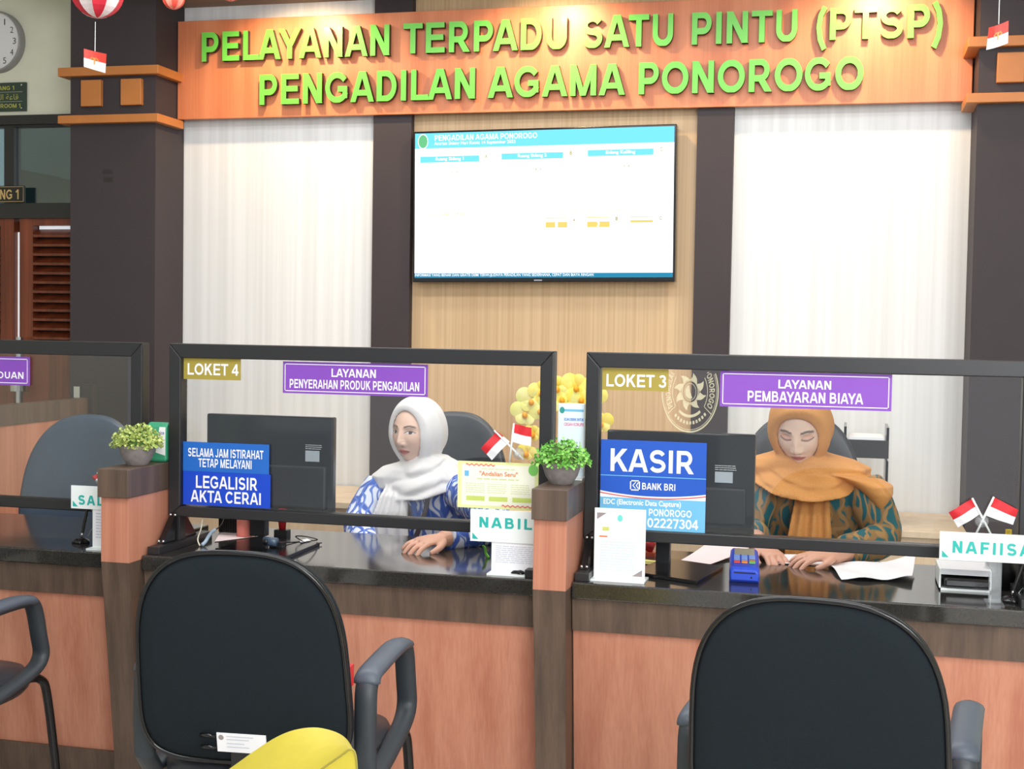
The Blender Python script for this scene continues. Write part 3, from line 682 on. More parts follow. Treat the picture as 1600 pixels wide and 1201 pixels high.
link('blue_mark', rect(x0+.085*w, x0+.14*w, z0+.68*hh, z0+.80*hh, yy), M_sky, po)

# flag pairs with suction cups on the glass
def flags(cx_, cy_, sc, label, tips, Y=None):
    """crossed hand flags; tips = pixel corners of both cloths"""
    Y = Y or YF-.02
    c = at(cx_, cy_, Y)
    f = thing('crossed_flags', label, 'flags', (c[0], Y, c[2]), 'crossed table flags')
    cup = MB().rings([[(c[0]+a*math.cos(2*PI*k/16), y, c[2]+a*math.sin(2*PI*k/16)) for k in range(16)] for a, y in ((.004, Y-.008), (.008, Y), (.016, YF-.006), (.017, YF-.004))])
    link('suction_cup', cup, clear_plastic('clear_cup_plastic', (230, 232, 236), .35), f, smooth=True)
    for k, (top, bot, cloth) in enumerate(tips):
        a, b = at(*top, Y-.004*k), at(*bot, Y-.004*k)
        pl = link('pole', MB().tube([a, b], .0028, 8), M_plate, f, smooth=True)
        q = [at(*p_, Y-.004*k) for p_ in cloth]  # top-pole, top-fly, bottom-fly, bottom-pole
        for nm, v0, v1, m in (('red_half', 0, .5, M_red), ('white_half', .5, 1, M_clothw)):
            mb = MB(); n = 10; vs = []
            for j in range(5):
                v = v0+(v1-v0)*j/4
                for i in range(n+1):
                    u = i/n; p_ = (q[0]*(1-u)+q[1]*u)*(1-v)+(q[3]*(1-u)+q[2]*u)*v; vs.append((p_[0], p_[1]+.005*math.sin(u*6+v*2)-.002, p_[2]))
            vs2 = [(x, y+.0008, z) for x, y, z in vs]; K = n+1; fs = [(j*K+i, j*K+i+1, (j+1)*K+i+1, (j+1)*K+i) for j in range(4) for i in range(n)]
            mb.add(vs, fs); mb.add(vs2, [t[::-1] for t in fs])
            link(nm, mb, m, pl, smooth=True)
    return f
flags(808, 709, 1, 'crossed red and white flags above the pale green poster', [((772, 672), (818, 718), ((776, 673), (752, 700), (768, 719), (796, 690))), ((803, 661), (796, 722), ((803, 662), (831, 668), (829, 697), (800, 690)))])
flags(1535, 815, 1, 'crossed red and white flags above the NAFIISA plate', [((1519, 778), (1549, 836), ((1519, 779), (1482, 800), (1497, 824), (1531, 803))), ((1553, 776), (1524, 836), ((1554, 777), (1591, 796), (1583, 820), (1540, 805)))])
flags(192, 782, 1, 'crossed flags mostly behind the left divider, red tip showing', [((152, 738), (222, 826), ((152, 739), (128+16, 745), (152, 757), (160, 750))), ((214, 738), (170, 822), ((214, 739), (238, 752), (230, 776), (205, 765)))], Y=3.66)

# ================================================================== DESK ITEMS
def name_plate(box, text, tbox, label, stand, pl_Y=3.5, clear=False):
    P_ = PX(pl_Y); x0, x1, z0, z1 = P_.b(*box)
    lim = min(q-HW-.004 for q in PC if q-HW > x0+.02); x1 = min(x1, lim)
    t = thing('name_plate', label, 'name plate', ((x0+x1)/2, pl_Y+.02, ZT), 'clerk name plates')
    link('plate', MB().box(x0, x1, pl_Y, pl_Y+.004, z0, z1), M_plate, t)
    a, b, c, d = P_.b(*tbox); m = caps(text, a, b, c, d, pl_Y-.0008, track=.22, wt=1.25)
    link('lettering', m, M_teal, t)
    w = .017; link('corner_triangle', MB().add([(x0+.006, pl_Y-.0008, z0+.006), (x0+.006+w, pl_Y-.0008, z0+.006), (x0+.006, pl_Y-.0008, z0+.006+w)], [(0, 1, 2)]), M_teal, t)
    a, b, _, _ = P_.b(*stand); b = min(b, lim-.008)
    link('stand', MB().box(a, b, pl_Y+.006, pl_Y+.010, ZT+.004, z0+.02).box(a-.006, b+.006, pl_Y-.02, pl_Y+.06, ZT, ZT+.004), clear_plastic('clear_stand_plastic', (230, 236, 240), .14) if clear else M_plate, t)
    if clear: return t
    link('sheet', MB().box(a+.004, b-.004, pl_Y+.004, pl_Y+.006, ZT+.012, z0+.0), M_paperw, t)
    link('sheet_print', lines(a+.012, b-.012, ZT+.03, z0-.008, 9, pl_Y+.0036, frac=.35, seed=len(text)), mat('faint_grey_print', (196, 202, 214), .6), t)
    return t
name_plate((735, 798, 862, 848), 'NABILA', (748, 809.5, 851, 826), 'white name plate with teal NABIL on acrylic stand', (767, 850, 840, 888))
name_plate((1468, 834, 1640, 878), 'NAFIISAH', (1487, 848, 1634, 867), 'white name plate with teal NAFIIS on clear stand at right edge', (1546, 880, 1566, 900), clear=True)
name_plate((111, 761, 236, 797), 'SAL', (122, 774, 162, 789), 'white name plate with teal SAL, half behind left divider', (143, 800, 215, 850))

def pen_stand(px, py, top, label):
    b = atz(px, py, ZT); t = at(*top, b[1]+.01)
    s = thing('pen_stand', label, 'pen', (b[0], b[1], ZT), 'chained counter pens')
    mb = MB(); n = 24; rs = []
    for rr, z in ((1, 0), (1, .006), (.7, .012), (.3, .016)):
        rs.append([(b[0]+.024*rr*(1+.16*math.cos(5*q))*math.cos(q), b[1]+.024*rr*(1+.16*math.cos(5*q))*math.sin(q), ZT+z) for q in [2*PI*k/n for k in range(n)]])
    mb.rings(rs); link('base', mb, M_blackgloss, s, smooth=True)
    a = np.array([b[0], b[1], ZT+.014]); d = t-a
    pen = link('pen', MB().tube([a, a+d*.12, a+d*.16, a+d*.9, t], [.002, .004, .0048, .0048, .0032], 10), M_black, s, smooth=True)
    link('pen_grip', MB().tube([a+d*.02, a+d*.14], [.003, .0042], 8), M_chrome, pen, smooth=True)
    ch = [a+np.array([.004+.02*math.sin(i*.4), .01, .008*math.sin(i*.9)+.005])+np.array([d[0]*.7*i/10+.012, 0, d[2]*.75*i/10]) for i in range(11)]
    link('chain', MB().tube(ch, .0012, 6), M_chrome, s)
    return s
pen_stand(813, 897, (836, 818), 'black pen leaning in stand before NABIL plate')
pen_stand(1580, 940, (1606, 858), 'black pen leaning in stand before NAFIIS plate')
pen_stand(127, 848, (141, 772), 'black pen leaning in stand before SAL plate')

# framed information sheet by the cashier sign
P_ = PX(3.52); x0, x1, z0, z1 = P_.b(928, 795, 1008, 908)
a5 = thing('leaflet_stand', 'upright white information sheet in acrylic holder before KASIR sign', 'leaflet stand', ((x0+x1)/2, 3.53, ZT))
link('holder', MB().box(x0, x1, 3.524, 3.528, ZT+.004, z1).box(x0-.004, x1+.004, 3.49, 3.57, ZT, ZT+.004), M_plate, a5)
link('sheet', MB().box(x0+.003, x1-.003, 3.522, 3.524, ZT+.01, z1-.003), M_paperw, a5)
w, hh = x1-x0, z1-ZT; y_ = 3.5214
link('print', lines(x0+.12*w, x1-.18*w, ZT+.12*hh, ZT+.55*hh, 11, y_, frac=.35, seed=3), mat('pale_blue_print', (206, 224, 236), .6), a5)
link('seal', disc(x0+.5*w, ZT+.87*hh, .007, .009, y_), mat('turquoise_print', (110, 214, 206), .5), a5)
link('orange_line', rect(x0+.10*w, x0+.26*w, ZT+.595*hh, ZT+.615*hh, y_), mat('orange_print', (224, 120, 60), .5), a5)
link('photo_box', rect(x0+.16*w, x0+.29*w, ZT+.685*hh, ZT+.74*hh, y_, ), mat('olive_print', (200, 206, 110), .5), a5)
cr = MB().add([(x0+.05*w, y_, z1-.012), (x0+.05*w, y_, z1-.03), (x0+.24*w, y_, z1-.012)], [(0, 1, 2)]); cr.add([(x1-.05*w, y_, ZT+.03), (x1-.05*w, y_, ZT+.012), (x1-.25*w, y_, ZT+.012)], [(0, 2, 1)])
link('corner_print', cr, mat('grey_print', (150, 140, 140), .5), a5)

# poster stand on the middle divider (behind the plant)
P_ = PX(3.63); x0, x1, z0, z1 = -.770, -.694, 1.012, P_.z(890, 630)
ps = thing('poster_stand', 'upright pale blue poster stand behind the bright green plant', 'poster stand', ((x0+x1)/2, 3.64, z0))
link('holder', MB().box(x0, x1, 3.632, 3.636, z0+.004, z1).box(x0, x1, 3.60, 3.68, z0, z0+.004), M_plate, ps)
link('sheet', MB().box(x0+.002, x1-.002, 3.630, 3.632, z0+.008, z1-.002), mat('pale_blue_paper', (226, 240, 248), .6), ps)
t_ = small('SCAN DISINI UNTUK', x0+.018, x1-.003, z1-.048, z1-.040, 3.6292, off=.02)
link('blue_lettering', t_, M_blue1, ps)
link('red_lettering', small('CEGAH KORUPSI', x0+.018, x1-.003, z1-.062, z1-.053, 3.6292, off=.02), mat('pink_print', (226, 110, 150), .5), ps)
link('band', rect(x0+.014, x1-.004, z1-.022, z1-.016, 3.6292), M_sky, ps)
link('green_dot', disc(x0+.012, z1-.019, .007, .009, 3.6290), mat('teal_green_print', (50, 150, 140), .5), ps)

# plants
def plant(c, R_, label, dark, light, seed):
    r = random.Random(seed)
    p_ = thing('potted_plant', label, 'plant', c, 'small plants on dividers')
    link('pot', MB().lathe(c, [(.028, 0), (.030, .002), (.043, .022), (.052, .05), (.053, .058), (.047, .058), (.044, .045)], 28), mat('grey_concrete', (128, 120, 118), .85, var=.2, scale=50, bump=.4), p_, smooth=True)
    lf = MB(); cc = np.array(c)+np.array([0, 0, .058])
    for k in range(950):
        th = r.uniform(0, 2*PI); ph = math.acos(r.uniform(-.12, 1)); rr = R_*r.uniform(.55, 1.0)
        d = np.array([math.sin(ph)*math.cos(th), math.sin(ph)*math.sin(th), math.cos(ph)*.82])
        q = cc+d*rr; t = np.cross(d, [r.uniform(-1, 1), r.uniform(-1, 1), r.uniform(-1, 1)]); t = t/(np.linalg.norm(t)+1e-6); u = np.cross(d, t)
        L_ = r.uniform(.008, .014); wd = L_*.42; tip = q+d*L_*.7+t*L_*.7
        mid = q+d*L_*.45+t*L_*.25
        lf.cur = 0 if r.random() < .5 else 1
        lf.add([q, mid+u*wd, tip, mid-u*wd], [(0, 1, 2), (0, 2, 3)])
    link('foliage', lf, [dark, light], p_)
    core = MB().ball((cc[0], cc[1], cc[2]+.005), (R_*.72, R_*.72, R_*.58), 16, 10)
    link('stems', core, mat('deep_green_stems', (70, 100, 40), .8), p_, smooth=True)
    return p_
pc1 = at(231, 714, 3.50); pc2 = at(884, 750, 3.50)
plant((PC[1]+.003, 3.50, 1.012), .072, 'small yellow-green plant in grey bowl on the left divider', mat('yellow_green_leaf', (156, 176, 84), .6, var=.1), mat('pale_lime_leaf', (190, 200, 116), .6, var=.1), 3)
plant((PC[2]+.003, 3.50, 1.012), .074, 'small bright green plant in grey bowl on the middle divider', mat('fresh_green_leaf', (104, 176, 66), .6, var=.1), mat('light_green_leaf', (144, 204, 98), .6, var=.1), 5)

# tissue pack behind left plant
tp0 = at(254, 714, 3.63)
tp = thing('tissue_pack', 'green and white tissue pack standing behind the yellow-green plant', 'tissue pack', (-1.962, 3.62, 1.012))
bx = MB(); rs = []
for z, wx, wy in ((1.012, .03, .022), (1.02, .034, .026), (1.09, .034, .026), (1.115, .033, .02), (1.128, .032, .006)):
    rs.append([(-1.974+wx*a_, 3.62+wy*b_, z) for a_, b_ in ((-1, -1), (1, -1), (1, 1), (-1, 1))])
bx.rings(rs); link('wrapper', bx, mat('tissue_green', (62, 160, 120), .45), tp, bevel=.004)
link('white_panel', MB().add([(-1.972, 3.591, 1.04), (-1.9405, 3.591, 1.032), (-1.9405, 3.591, 1.116), (-1.960, 3.591, 1.116)], [(0, 1, 2, 3)]), M_vinylw, tp)
link('lettering', small('nice', -1.962, -1.944, 1.094, 1.104, 3.5902, off=.01), mat('indigo_print', (60, 60, 150), .5), tp)

# monitors seen from behind
def monitor(corners, Y, base, neckpx, label, sticker_px, cover_px, tilt=.07):
    tl, tr_, zb = corners
    a, b = at(*tl, Y), at(*tr_, Y); x0, x1 = a[0], b[0]; z1 = (a[2]+b[2])/2; z0 = zb
    m = thing('computer_monitor', label, 'monitor', ((x0+x1)/2, Y, ZT), 'clerk monitors')
    xc = (x0+x1)/2
    def bk(x, z, d=0): return (x, Y-d+(z1-z)*tilt*-0.0+tilt*(z-z0)*-.0, z)
    link('panel', MB().hexa([(x0, Y, z0), (x1, Y, z0), (x1, Y+.03, z0), (x0, Y+.03, z0), (x0, Y, z1), (x1, Y, z1), (x1, Y+.03, z1), (x0, Y+.03, z1)]), M_blackgloss, m, bevel=.005)
    link('screen', MB().box(x0+.012, x1-.012, Y+.029, Y+.0308, z0+.015, z1-.012), em('monitor_glow', (190, 205, 225), .6), m)
    P_ = PX(Y-.014); q = P_.b(*cover_px); link('rear_cover', MB().box(q[0], q[1], Y-.014, Y+.002, max(q[2], z0+.01), q[3]), M_black, m, bevel=.006)
    P_ = PX(Y-.001); q = P_.b(*sticker_px); st_ = link('rating_sticker', MB().box(q[0], q[1], Y-.0012, Y, q[2], q[3]), mat('grey_blue_sticker', (196, 206, 214), .5), m)
    link('print', lines(q[0], q[1]+.01, q[3]+.003, q[3]+.02, 3, Y-.0008, frac=.3, seed=4), M_vinylw, m)
    bq = [atz(*p_, ZT+.008) for p_ in base]; bq = [(p_[0], p_[1], ZT) for p_ in bq]+[(p_[0], p_[1], ZT+.010) for p_ in bq]
    link('base', MB().hexa(bq), M_blackgloss, m, bevel=.002)
    n0 = neckpx; yb = Y-.03; X0, X1 = PX(yb).x(n0[0], 840), PX(yb).x(n0[1], 840)
    link('neck', MB().box(X0, X1, yb, yb+.03, ZT+.008, z0+.12), M_black, m, bevel=.002)
    return m
monitor(((323, 645), (521, 653), .845), 3.86, ((336, 857), (448, 870), (500, 848), (404, 838)), (390, 414), 'black monitor seen from behind, left of the white-hijab clerk', (477, 704, 499, 721), (372, 727, 508, 800))
monitor(((949, 668), (1181, 682), .85), 3.80, ((985, 893), (1090, 909), (1130, 885), (1040, 872)), (1025, 1047), 'black monitor seen from behind, behind the KASIR sign', (1117, 737, 1145, 754), (1080, 762, 1165, 820))

# webcam on the monitor base
wb = atz(430, 851, ZT+.012)
wc = thing('webcam', 'small dark blue-grey webcam resting on left monitor base', 'webcam', (wb[0], wb[1]-.02, ZT+.01))
link('body', MB().tube([(wb[0]-.022, wb[1]-.03, ZT+.027), (wb[0]+.022, wb[1]-.036, ZT+.027)], .013, 14, flat=(1, .8)), mat('slate_plastic', (62, 78, 98), .3), wc, smooth=True)
link('lens', MB().ball((wb[0]-.012, wb[1]-.044, ZT+.027), (.008, .004, .008)), M_blackgloss, wc, smooth=True)
link('clip', MB().box(wb[0]-.01, wb[0]+.03, wb[1]-.02, wb[1]+.012, ZT+.010, ZT+.022), M_black, wc)
cbl = [atz(440, 850, ZT+.012)+np.array([0, 0, .004]), atz(470, 846, ZT+.01), atz(456+40, 843, ZT+.012), atz(478, 838, ZT+.04), atz(462, 838, ZT+.03), atz(480, 848, ZT+.008), atz(503, 848, ZT+.006)]
def smoothpath(P_, n=6):
    P_ = [np.array(p_, float) for p_ in P_]; out = []
    for i in range(len(P_)-1):
        p0, p1, p2, p3 = P_[max(0, i-1)], P_[i], P_[i+1], P_[min(len(P_)-1, i+2)]
        for k in range(n):
            t = k/n; out.append(.5*((2*p1)+(-p0+p2)*t+(2*p0-5*p1+4*p2-p3)*t*t+(-p0+3*p1-3*p2+p3)*t**3))
    return out+[P_[-1]]
link('cord', MB().tube(smoothpath(cbl), .0018, 6), M_black, wc, smooth=True)
# cables
ca_ = [at(316, 812, 3.70), at(314, 826, 3.68), at(309, 842, 3.66), at(312, 862, 3.64)]; ca_[-1][2] = ZT+.003
tag(link('cable', MB().tube(smoothpath(ca_), .0022, 6), mat('cream_cable', (214, 206, 184), .5), smooth=True), 'thin cream cable hanging under the LEGALISIR sticker', 'cable')
ca_ = [at(350, 810, 3.72), at(344, 822, 3.70), at(330, 832, 3.68), at(321, 846, 3.66), at(316, 860, 3.64)]; ca_[-1][2] = ZT+.006
cb_ = thing('cable_bundle', 'pale blue-grey sleeved cable curving onto the counter', 'cable', ca_[-1])
sp = smoothpath(ca_)
link('sleeve', MB().tube(sp[9:], .0055, 10), mat('blue_grey_sleeve', (150, 168, 184), .5), cb_, smooth=True); link('wires', MB().tube(sp[:11], .002, 6), M_black, cb_, smooth=True)
# stamp, pink cup, speaker box, papers at left monitor
s0 = atz(441, 842, ZT); st_ = thing('rubber_stamp', 'rubber stamp with red handle behind left monitor neck', 'stamp', (s0[0], s0[1], ZT))
bx_ = (s0[0], s0[1]); link('body', MB().box(bx_[0]-.022, bx_[0]+.022, bx_[1]-.015, bx_[1]+.015, ZT, ZT+.03), M_black, st_, bevel=.002)
link('handle', MB().lathe((bx_[0], bx_[1], ZT+.03), [(.010, 0), (.012, .02), (.018, .035), (.018, .06), (.010, .066)], 16), mat('red_plastic', (176, 30, 36), .35), st_, smooth=True)
s1 = atz(382, 838, ZT); pk = thing('pen_cup', 'salmon pink cup behind left monitor neck', 'cup', (s1[0], s1[1], ZT))
link('cup', MB().lathe((s1[0], s1[1], ZT), [(.024, 0), (.025, .09), (.022, .09), (.021, .01)], 20), mat('salmon_plastic', (240, 140, 124), .4), pk, smooth=True)
s2 = atz(340, 842, ZT); sp_ = thing('desk_speaker', 'small ribbed black box under middle glass screen', 'speaker', (s2[0], 3.94, ZT))
link('body', MB().box(s2[0]-.055, s2[0]+.04, 3.90, 3.98, ZT, ZT+.1), mat('ribbed_black', (46, 42, 42), .6), sp_, bevel=.004)
rb = MB()
for i in range(12): rb.box(s2[0]-.052+i*.0077, s2[0]-.049+i*.0077, 3.896, 3.90, ZT+.006, ZT+.094)
link('ribs', rb, M_black, sp_)
def sheet(name, label, pts, m, h0=.002, curl=None, cat='paper', group=None):
    q = [atz(*p_, ZT+h0) for p_ in pts]; mb = MB(); n = 12; vs = []
    for j in range(n+1):
        for i in range(n+1):
            u, v = i/n, j/n; p_ = (q[0]*(1-u)+q[1]*u)*(1-v)+(q[3]*(1-u)+q[2]*u)*v
            z = ZT+h0+(curl(u, v) if curl else 0); vs.append((p_[0], p_[1], z))
    K = n+1; fs = [(j*K+i, j*K+i+1, (j+1)*K+i+1, (j+1)*K+i) for j in range(n) for i in range(n)]
    mb.add(vs, fs); mb.add([(x, y, z-.0008) for x, y, z in vs], [f[::-1] for f in fs])
    return tag(link(name, mb, m, smooth=True), label, cat, group)
sheet('paper_sheet', 'pinkish paper lying beside the salmon cup', [(335, 846), (400, 838), (384, 829), (344, 832)], M_pinkpaper)
sheet('paper_sheet', 'pale sheet with pink tint leaning behind the card reader', [(1045, 884), (1090, 887), (1180, 862), (1110, 855)], M_pinkpaper, curl=lambda u, v: .022*v*v)
sheet('paper_sheet', 'crumpled white paper sheet at the clerk\'s hand on right counter', [(1315, 905), (1425, 908), (1430, 882), (1293, 880)], M_paperw, h0=.004, curl=lambda u, v: .045*max(0, u-.35)**1.5*(.35+.65*v)+.008*math.sin(u*5+v*3)**2)
sheet('paper_sheet', 'white sheet under the ochre-hijab clerk\'s hands', [(1213, 880), (1300, 884), (1300, 868), (1213, 866)], M_paperw, h0=.002, curl=lambda u, v: .002*math.sin(u*5))
sheet('paper_sheet', 'yellow slip beside right monitor neck', [(1004, 880), (1060, 886), (1070, 881), (1004, 873)], mat('yellow_paper', (226, 220, 120), .6), h0=.0015)
sheet('paper_sheet', 'small light sheet at the foot of left monitor', [(470, 847), (486, 844), (480, 841), (468, 844)], M_paperw, h0=.013)

# card reader
e0 = atz(1163, 911, ZT); e1 = atz(1148, 868, ZT)
er = thing('card_reader', 'blue card payment terminal with orange keys on right counter', 'card reader', (e0[0], e0[1]+.06, ZT))
def ep(x, y, z): return (e0[0]+x-.012*(y/.14), e0[1]+y, ZT+z)
prof = [(0, .02, .034, .036), (.01, .012, .042, .040), (.05, .012, .050, .040), (.10, .014, .060, .040), (.15, .018, .068, .038), (.165, .03, .066, .034)]
rs = [[ep(-w, y, z0), ep(-w*.96, y, z0-.012 if z0 > .013 else 0), ep(w*.96, y, z0-.012 if z0 > .013 else 0), ep(w, y, z0), ep(w*.97, y, z1-.006), ep(w*.8, y, z1), ep(-w*.8, y, z1), ep(-w*.97, y, z1-.006)] for y, z0, z1, w in prof]
link('body', MB().rings(rs), mat('bright_blue_plastic', (50, 80, 200), .35), er, bevel=.002)
def onface(x, y): return ep(x, y, np.interp(y, [.01, .05, .10, .15], [.042, .050, .060, .068])+.0012)
link('display', MB().add([onface(-.027, .095), onface(.027, .095), onface(.027, .148), onface(-.027, .148)], [(0, 1, 2, 3)]), mat('grey_green_display', (158, 150, 132), .3), er)
ks_ = [(.030, 'dark'), ]
def key(x, y, m, nm='key'):
    a, b, c, d = onface(x-.008, y-.005), onface(x+.008, y-.005), onface(x+.008, y+.006), onface(x-.008, y+.006); up = np.array([0, 0, .003])
    link(nm, MB().hexa([a, b, c, d]+[tuple(np.array(q)+up) for q in (a, b, c, d)]), m, er)
Mk = mat('pale_blue_key', (120, 150, 214), .4)
for r_ in range(3):
    for c in range(3): key(-.020+.020*c, .054+r_*.013, Mk)
key(-.020, .038, mat('red_key', (216, 84, 76), .4)); key(0, .038, mat('orange_key', (238, 140, 60), .4)); key(.020, .038, mat('green_key', (120, 186, 96), .4)); key(.020, .050, mat('orange_key', (238, 140, 60), .4))
link('card_slot', MB().box(e0[0]-.028, e0[0]+.028, e0[1]-.001, e0[1]+.004, ZT+.026, ZT+.029), M_black, er)
link('port', MB().ball((e0[0]+.018, e0[1]+.001, ZT+.016), .003, 8, 6), M_black, er)

# right end of the right counter: tray with phone, jars, pencil pot, stamp pad
t0 = atz(1505, 905, ZT)
tr_ = thing('paper_tray', 'white letter tray holding black phone beneath NAFIIS plate', 'tray', (t0[0], t0[1], ZT))
tx0, tx1, ty0 = PX(3.66).x(1468, 890), PX(3.66).x(1550, 890), 3.66
link('tray', MB().box(tx0, tx1, ty0, ty0+.16, ZT, ZT+.006).box(tx0, tx0+.004, ty0, ty0+.16, ZT, ZT+.055).box(tx1-.004, tx1, ty0, ty0+.16, ZT, ZT+.055).box(tx0, tx1, ty0+.155, ty0+.16, ZT, ZT+.055), M_plate, tr_)
link('papers', MB().box(tx0+.004, tx1-.004, ty0+.01, ty0+.15, ZT+.04, ZT+.055), M_paperw, tr_)
tag(link('telephone', MB().box(tx0+.012, tx1-.004, ty0-.012, ty0+.14, ZT+.010, ZT+.034), M_blackgloss, bevel=.006), 'flat black device lying in the white tray', 'phone')
sp0 = atz(1530, 914, ZT)
sd = thing('stamp_pad', 'small red-edged stamp pad left of the clear jar', 'stamp pad', (sp0[0], sp0[1], ZT))
link('base', MB().box(sp0[0]-.03, sp0[0]+.03, sp0[1], sp0[1]+.05, ZT, ZT+.008), mat('crimson_plastic', (184, 50, 74), .4), sd, bevel=.002)
link('lid', MB().box(sp0[0]-.028, sp0[0]+.028, sp0[1]+.002, sp0[1]+.048, ZT+.008, ZT+.016), mat('cream_plastic', (226, 214, 190), .4), sd, bevel=.002)
tag(link('glass_ball', MB().ball((sp0[0]-.0, sp0[1]+.05+.0, ZT+.033), .017), mat('smoky_glass', (120, 112, 110), .1), smooth=True), 'small smoky ball on the stamp pad', 'paperweight')
j0 = atz(1551, 922, ZT)
jr = thing('clear_jar', 'clear plastic jar beneath the NAFIIS plate', 'jar', (j0[0], j0[1]+.02, ZT))
link('jar', MB().lathe((j0[0], j0[1]+.02, ZT), [(.020, 0), (.024, .004), (.024, .05), (.020, .06), (.020, .10), (.018, .10), (.018, .06), (.021, .05), (.021, .006)], 20), clear_plastic('clear_jar_plastic', (220, 222, 226), .3), jr, smooth=True)
link('contents', MB().lathe((j0[0], j0[1]+.02, ZT+.006), [(.018, 0), (.019, .03), (.012, .04)], 12), mat('grey_clips', (130, 126, 124), .35, .6), jr)
k0 = atz(1578, 925, ZT)
kp = thing('pencil_pot', 'black pencil pot with yellow marker behind the NAFIIS plate', 'pencil pot', (k0[0], k0[1]+.05, ZT))
link('pot', MB().lathe((k0[0], k0[1]+.05, ZT), [(.030, 0), (.032, .10), (.029, .10), (.028, .006)], 20), M_black, kp, smooth=True)
yb = PX(k0[1]+.05); link('yellow_marker', MB().cyl((yb.x(1576, 830), k0[1]+.05), .008, ZT+.01, yb.z(1576, 827)), mat('marker_yellow', (238, 204, 40), .4), kp)
link('pencil', MB().tube([(k0[0]+.01, k0[1]+.06, ZT+.01), (k0[0]+.03, k0[1]+.062, ZT+.17)], .0035, 8), M_chrome, kp)

# green leaf-like ornament by NABIL stand, red items behind leaflet
lo = atz(764, 872, ZT)
tag(link('green_ribbon', MB().tube(smoothpath([lo, lo+np.array([-.012, .01, .012]), lo+np.array([-.016, .012, .028]), lo+np.array([-.024, .012, .034])]), [.006]*13+[.005]*4+[.002]*2, 8, flat=(1, .4)), mat('leaf_green_plastic', (110, 190, 60), .4), smooth=True), 'small green leaf-shaped piece left of the NABIL stand', 'ornament')
ro = atz(1010, 872, ZT)
rr_ = thing('red_stamp', 'red handled stamp behind the leaflet stand', 'stamp', (ro[0], ro[1]+.05, ZT))
link('handle', MB().tube([(ro[0]-.03, ro[1]+.05, ZT+.04), (ro[0]+.014, ro[1]+.05, ZT+.022)], [.014, .017], 14), mat('red_plastic', (176, 30, 36), .35), rr_, smooth=True)
link('foot', MB().box(ro[0]-.04, ro[0]+.02, ro[1]+.03, ro[1]+.07, ZT, ZT+.012), mat('orange_plastic', (226, 100, 70), .4), rr_)

# ================================================================== BACK OF THE STAFF AREA
bd = thing('back_cabinet', 'low beige cabinet running along the back wall', 'cabinet', (-1.3, 5.55, 0))
link('top', MB().box(-3.06, .455, 5.28, 5.84, .655, .68), M_beige, bd, bevel=.002)
link('body', MB().box(-3.05, .45, 5.31, 5.83, .06, .655), M_beige, bd)
for i in range(6):
    x = -3.04+i*.58; link('door', MB().box(x+.006, x+.572, 5.295, 5.312, .09, .635), M_beige, bd)
    link('handle', MB().box(x+.5, x+.512, 5.28, 5.296, .42, .54), M_chrome, bd)
# black letter tray on the cabinet
lt = at(1368, 825, 5.45)
bt = thing('letter_tray', 'black tiered letter tray on cabinet right of ochre-hijab clerk', 'letter tray', (lt[0], 5.5, .68))
for k in range(3):
    z = .68+k*.13; link('tier', MB().box(lt[0]-.13, lt[0]+.04, 5.4, 5.65, z, z+.008).box(lt[0]+.03, lt[0]+.04, 5.4, 5.65, z, z+.12).box(lt[0]-.13, lt[0]-.12, 5.4, 5.65, z, z+.12), M_blackgloss, bt)
link('front_rail', MB().box(lt[0]-.13, lt[0]+.04, 5.395, 5.405, .68+.26, .68+.33), M_black, bt)
link('papers', MB().box(lt[0]-.11, lt[0]+.02, 5.41, 5.62, .95, 1.02), M_paperw, bt)

# orchids on the cabinet
oc = at(868, 690, 5.45)
orc = thing('orchid_plant', 'yellow orchid in white pot on the cabinet behind middle divider', 'flowers', (oc[0], 5.5, .68))
link('pot', MB().lathe((oc[0], 5.5, .68), [(.05, 0), (.07, .12), (.075, .125), (.066, .125), (.06, .11)], 20), M_plate, orc, smooth=True)
M_orch = mat('orchid_yellow', (250, 226, 60), .5, c2=(250, 238, 140), scale=20); M_orl = mat('orchid_lime_yellow', (236, 236, 120), .5, c2=(246, 240, 170), scale=20); M_orc = mat('orchid_orange', (236, 160, 30), .5)
def flower(px, py, r_, m, Y=5.45):
    c = at(px, py, Y); fl = MB(); q0 = rng.uniform(-.3, .3)
    for k in range(5):
        a = q0+PI/2+k*2*PI/5; big = 1.25 if k in (1, 4) else .95; d = np.array([math.cos(a), -.25, math.sin(a)]); t = np.array([-math.sin(a), 0, math.cos(a)]); n = 8
        ring = [c+d*r_*big*(.08+.92*(1-math.cos(PI*j/n))/2)+t*r_*.5*big*math.sin(PI*j/n) for j in range(n+1)]+[c+d*r_*big*(.08+.92*(1-math.cos(PI*j/n))/2)-t*r_*.5*big*math.sin(PI*j/n) for j in range(n-1, 0, -1)]
        mid = c+d*r_*.55*big+np.array([0, -.01, 0]); fl.add([mid]+ring, [(0, 1+j, 1+(j+1) % len(ring)) for j in range(len(ring))])
    f_ = link('flower', fl, m, orc, smooth=True)
    link('lip', MB().ball(c+np.array([0, -.022, -.008]), (.012, .014, .014), 10, 6), M_orc, f_, smooth=True)
for px, py, r_, m in ((822, 645, .055, M_orl), (832, 625, .058, M_orl), (848, 612, .05, M_orch), (846, 640, .05, M_orl), (872, 605, .052, M_orch), (880, 622, .06, M_orl), (902, 604, .058, M_orch), (910, 622, .055, M_orch), (862, 625, .055, M_orch), (928, 620, .05, M_orch), (834, 676, .035, M_orch), (824, 706, .035, M_orch), (895, 650, .05, M_orch), (940, 660, .045, M_orch)):
    flower(px, py, r_, m)
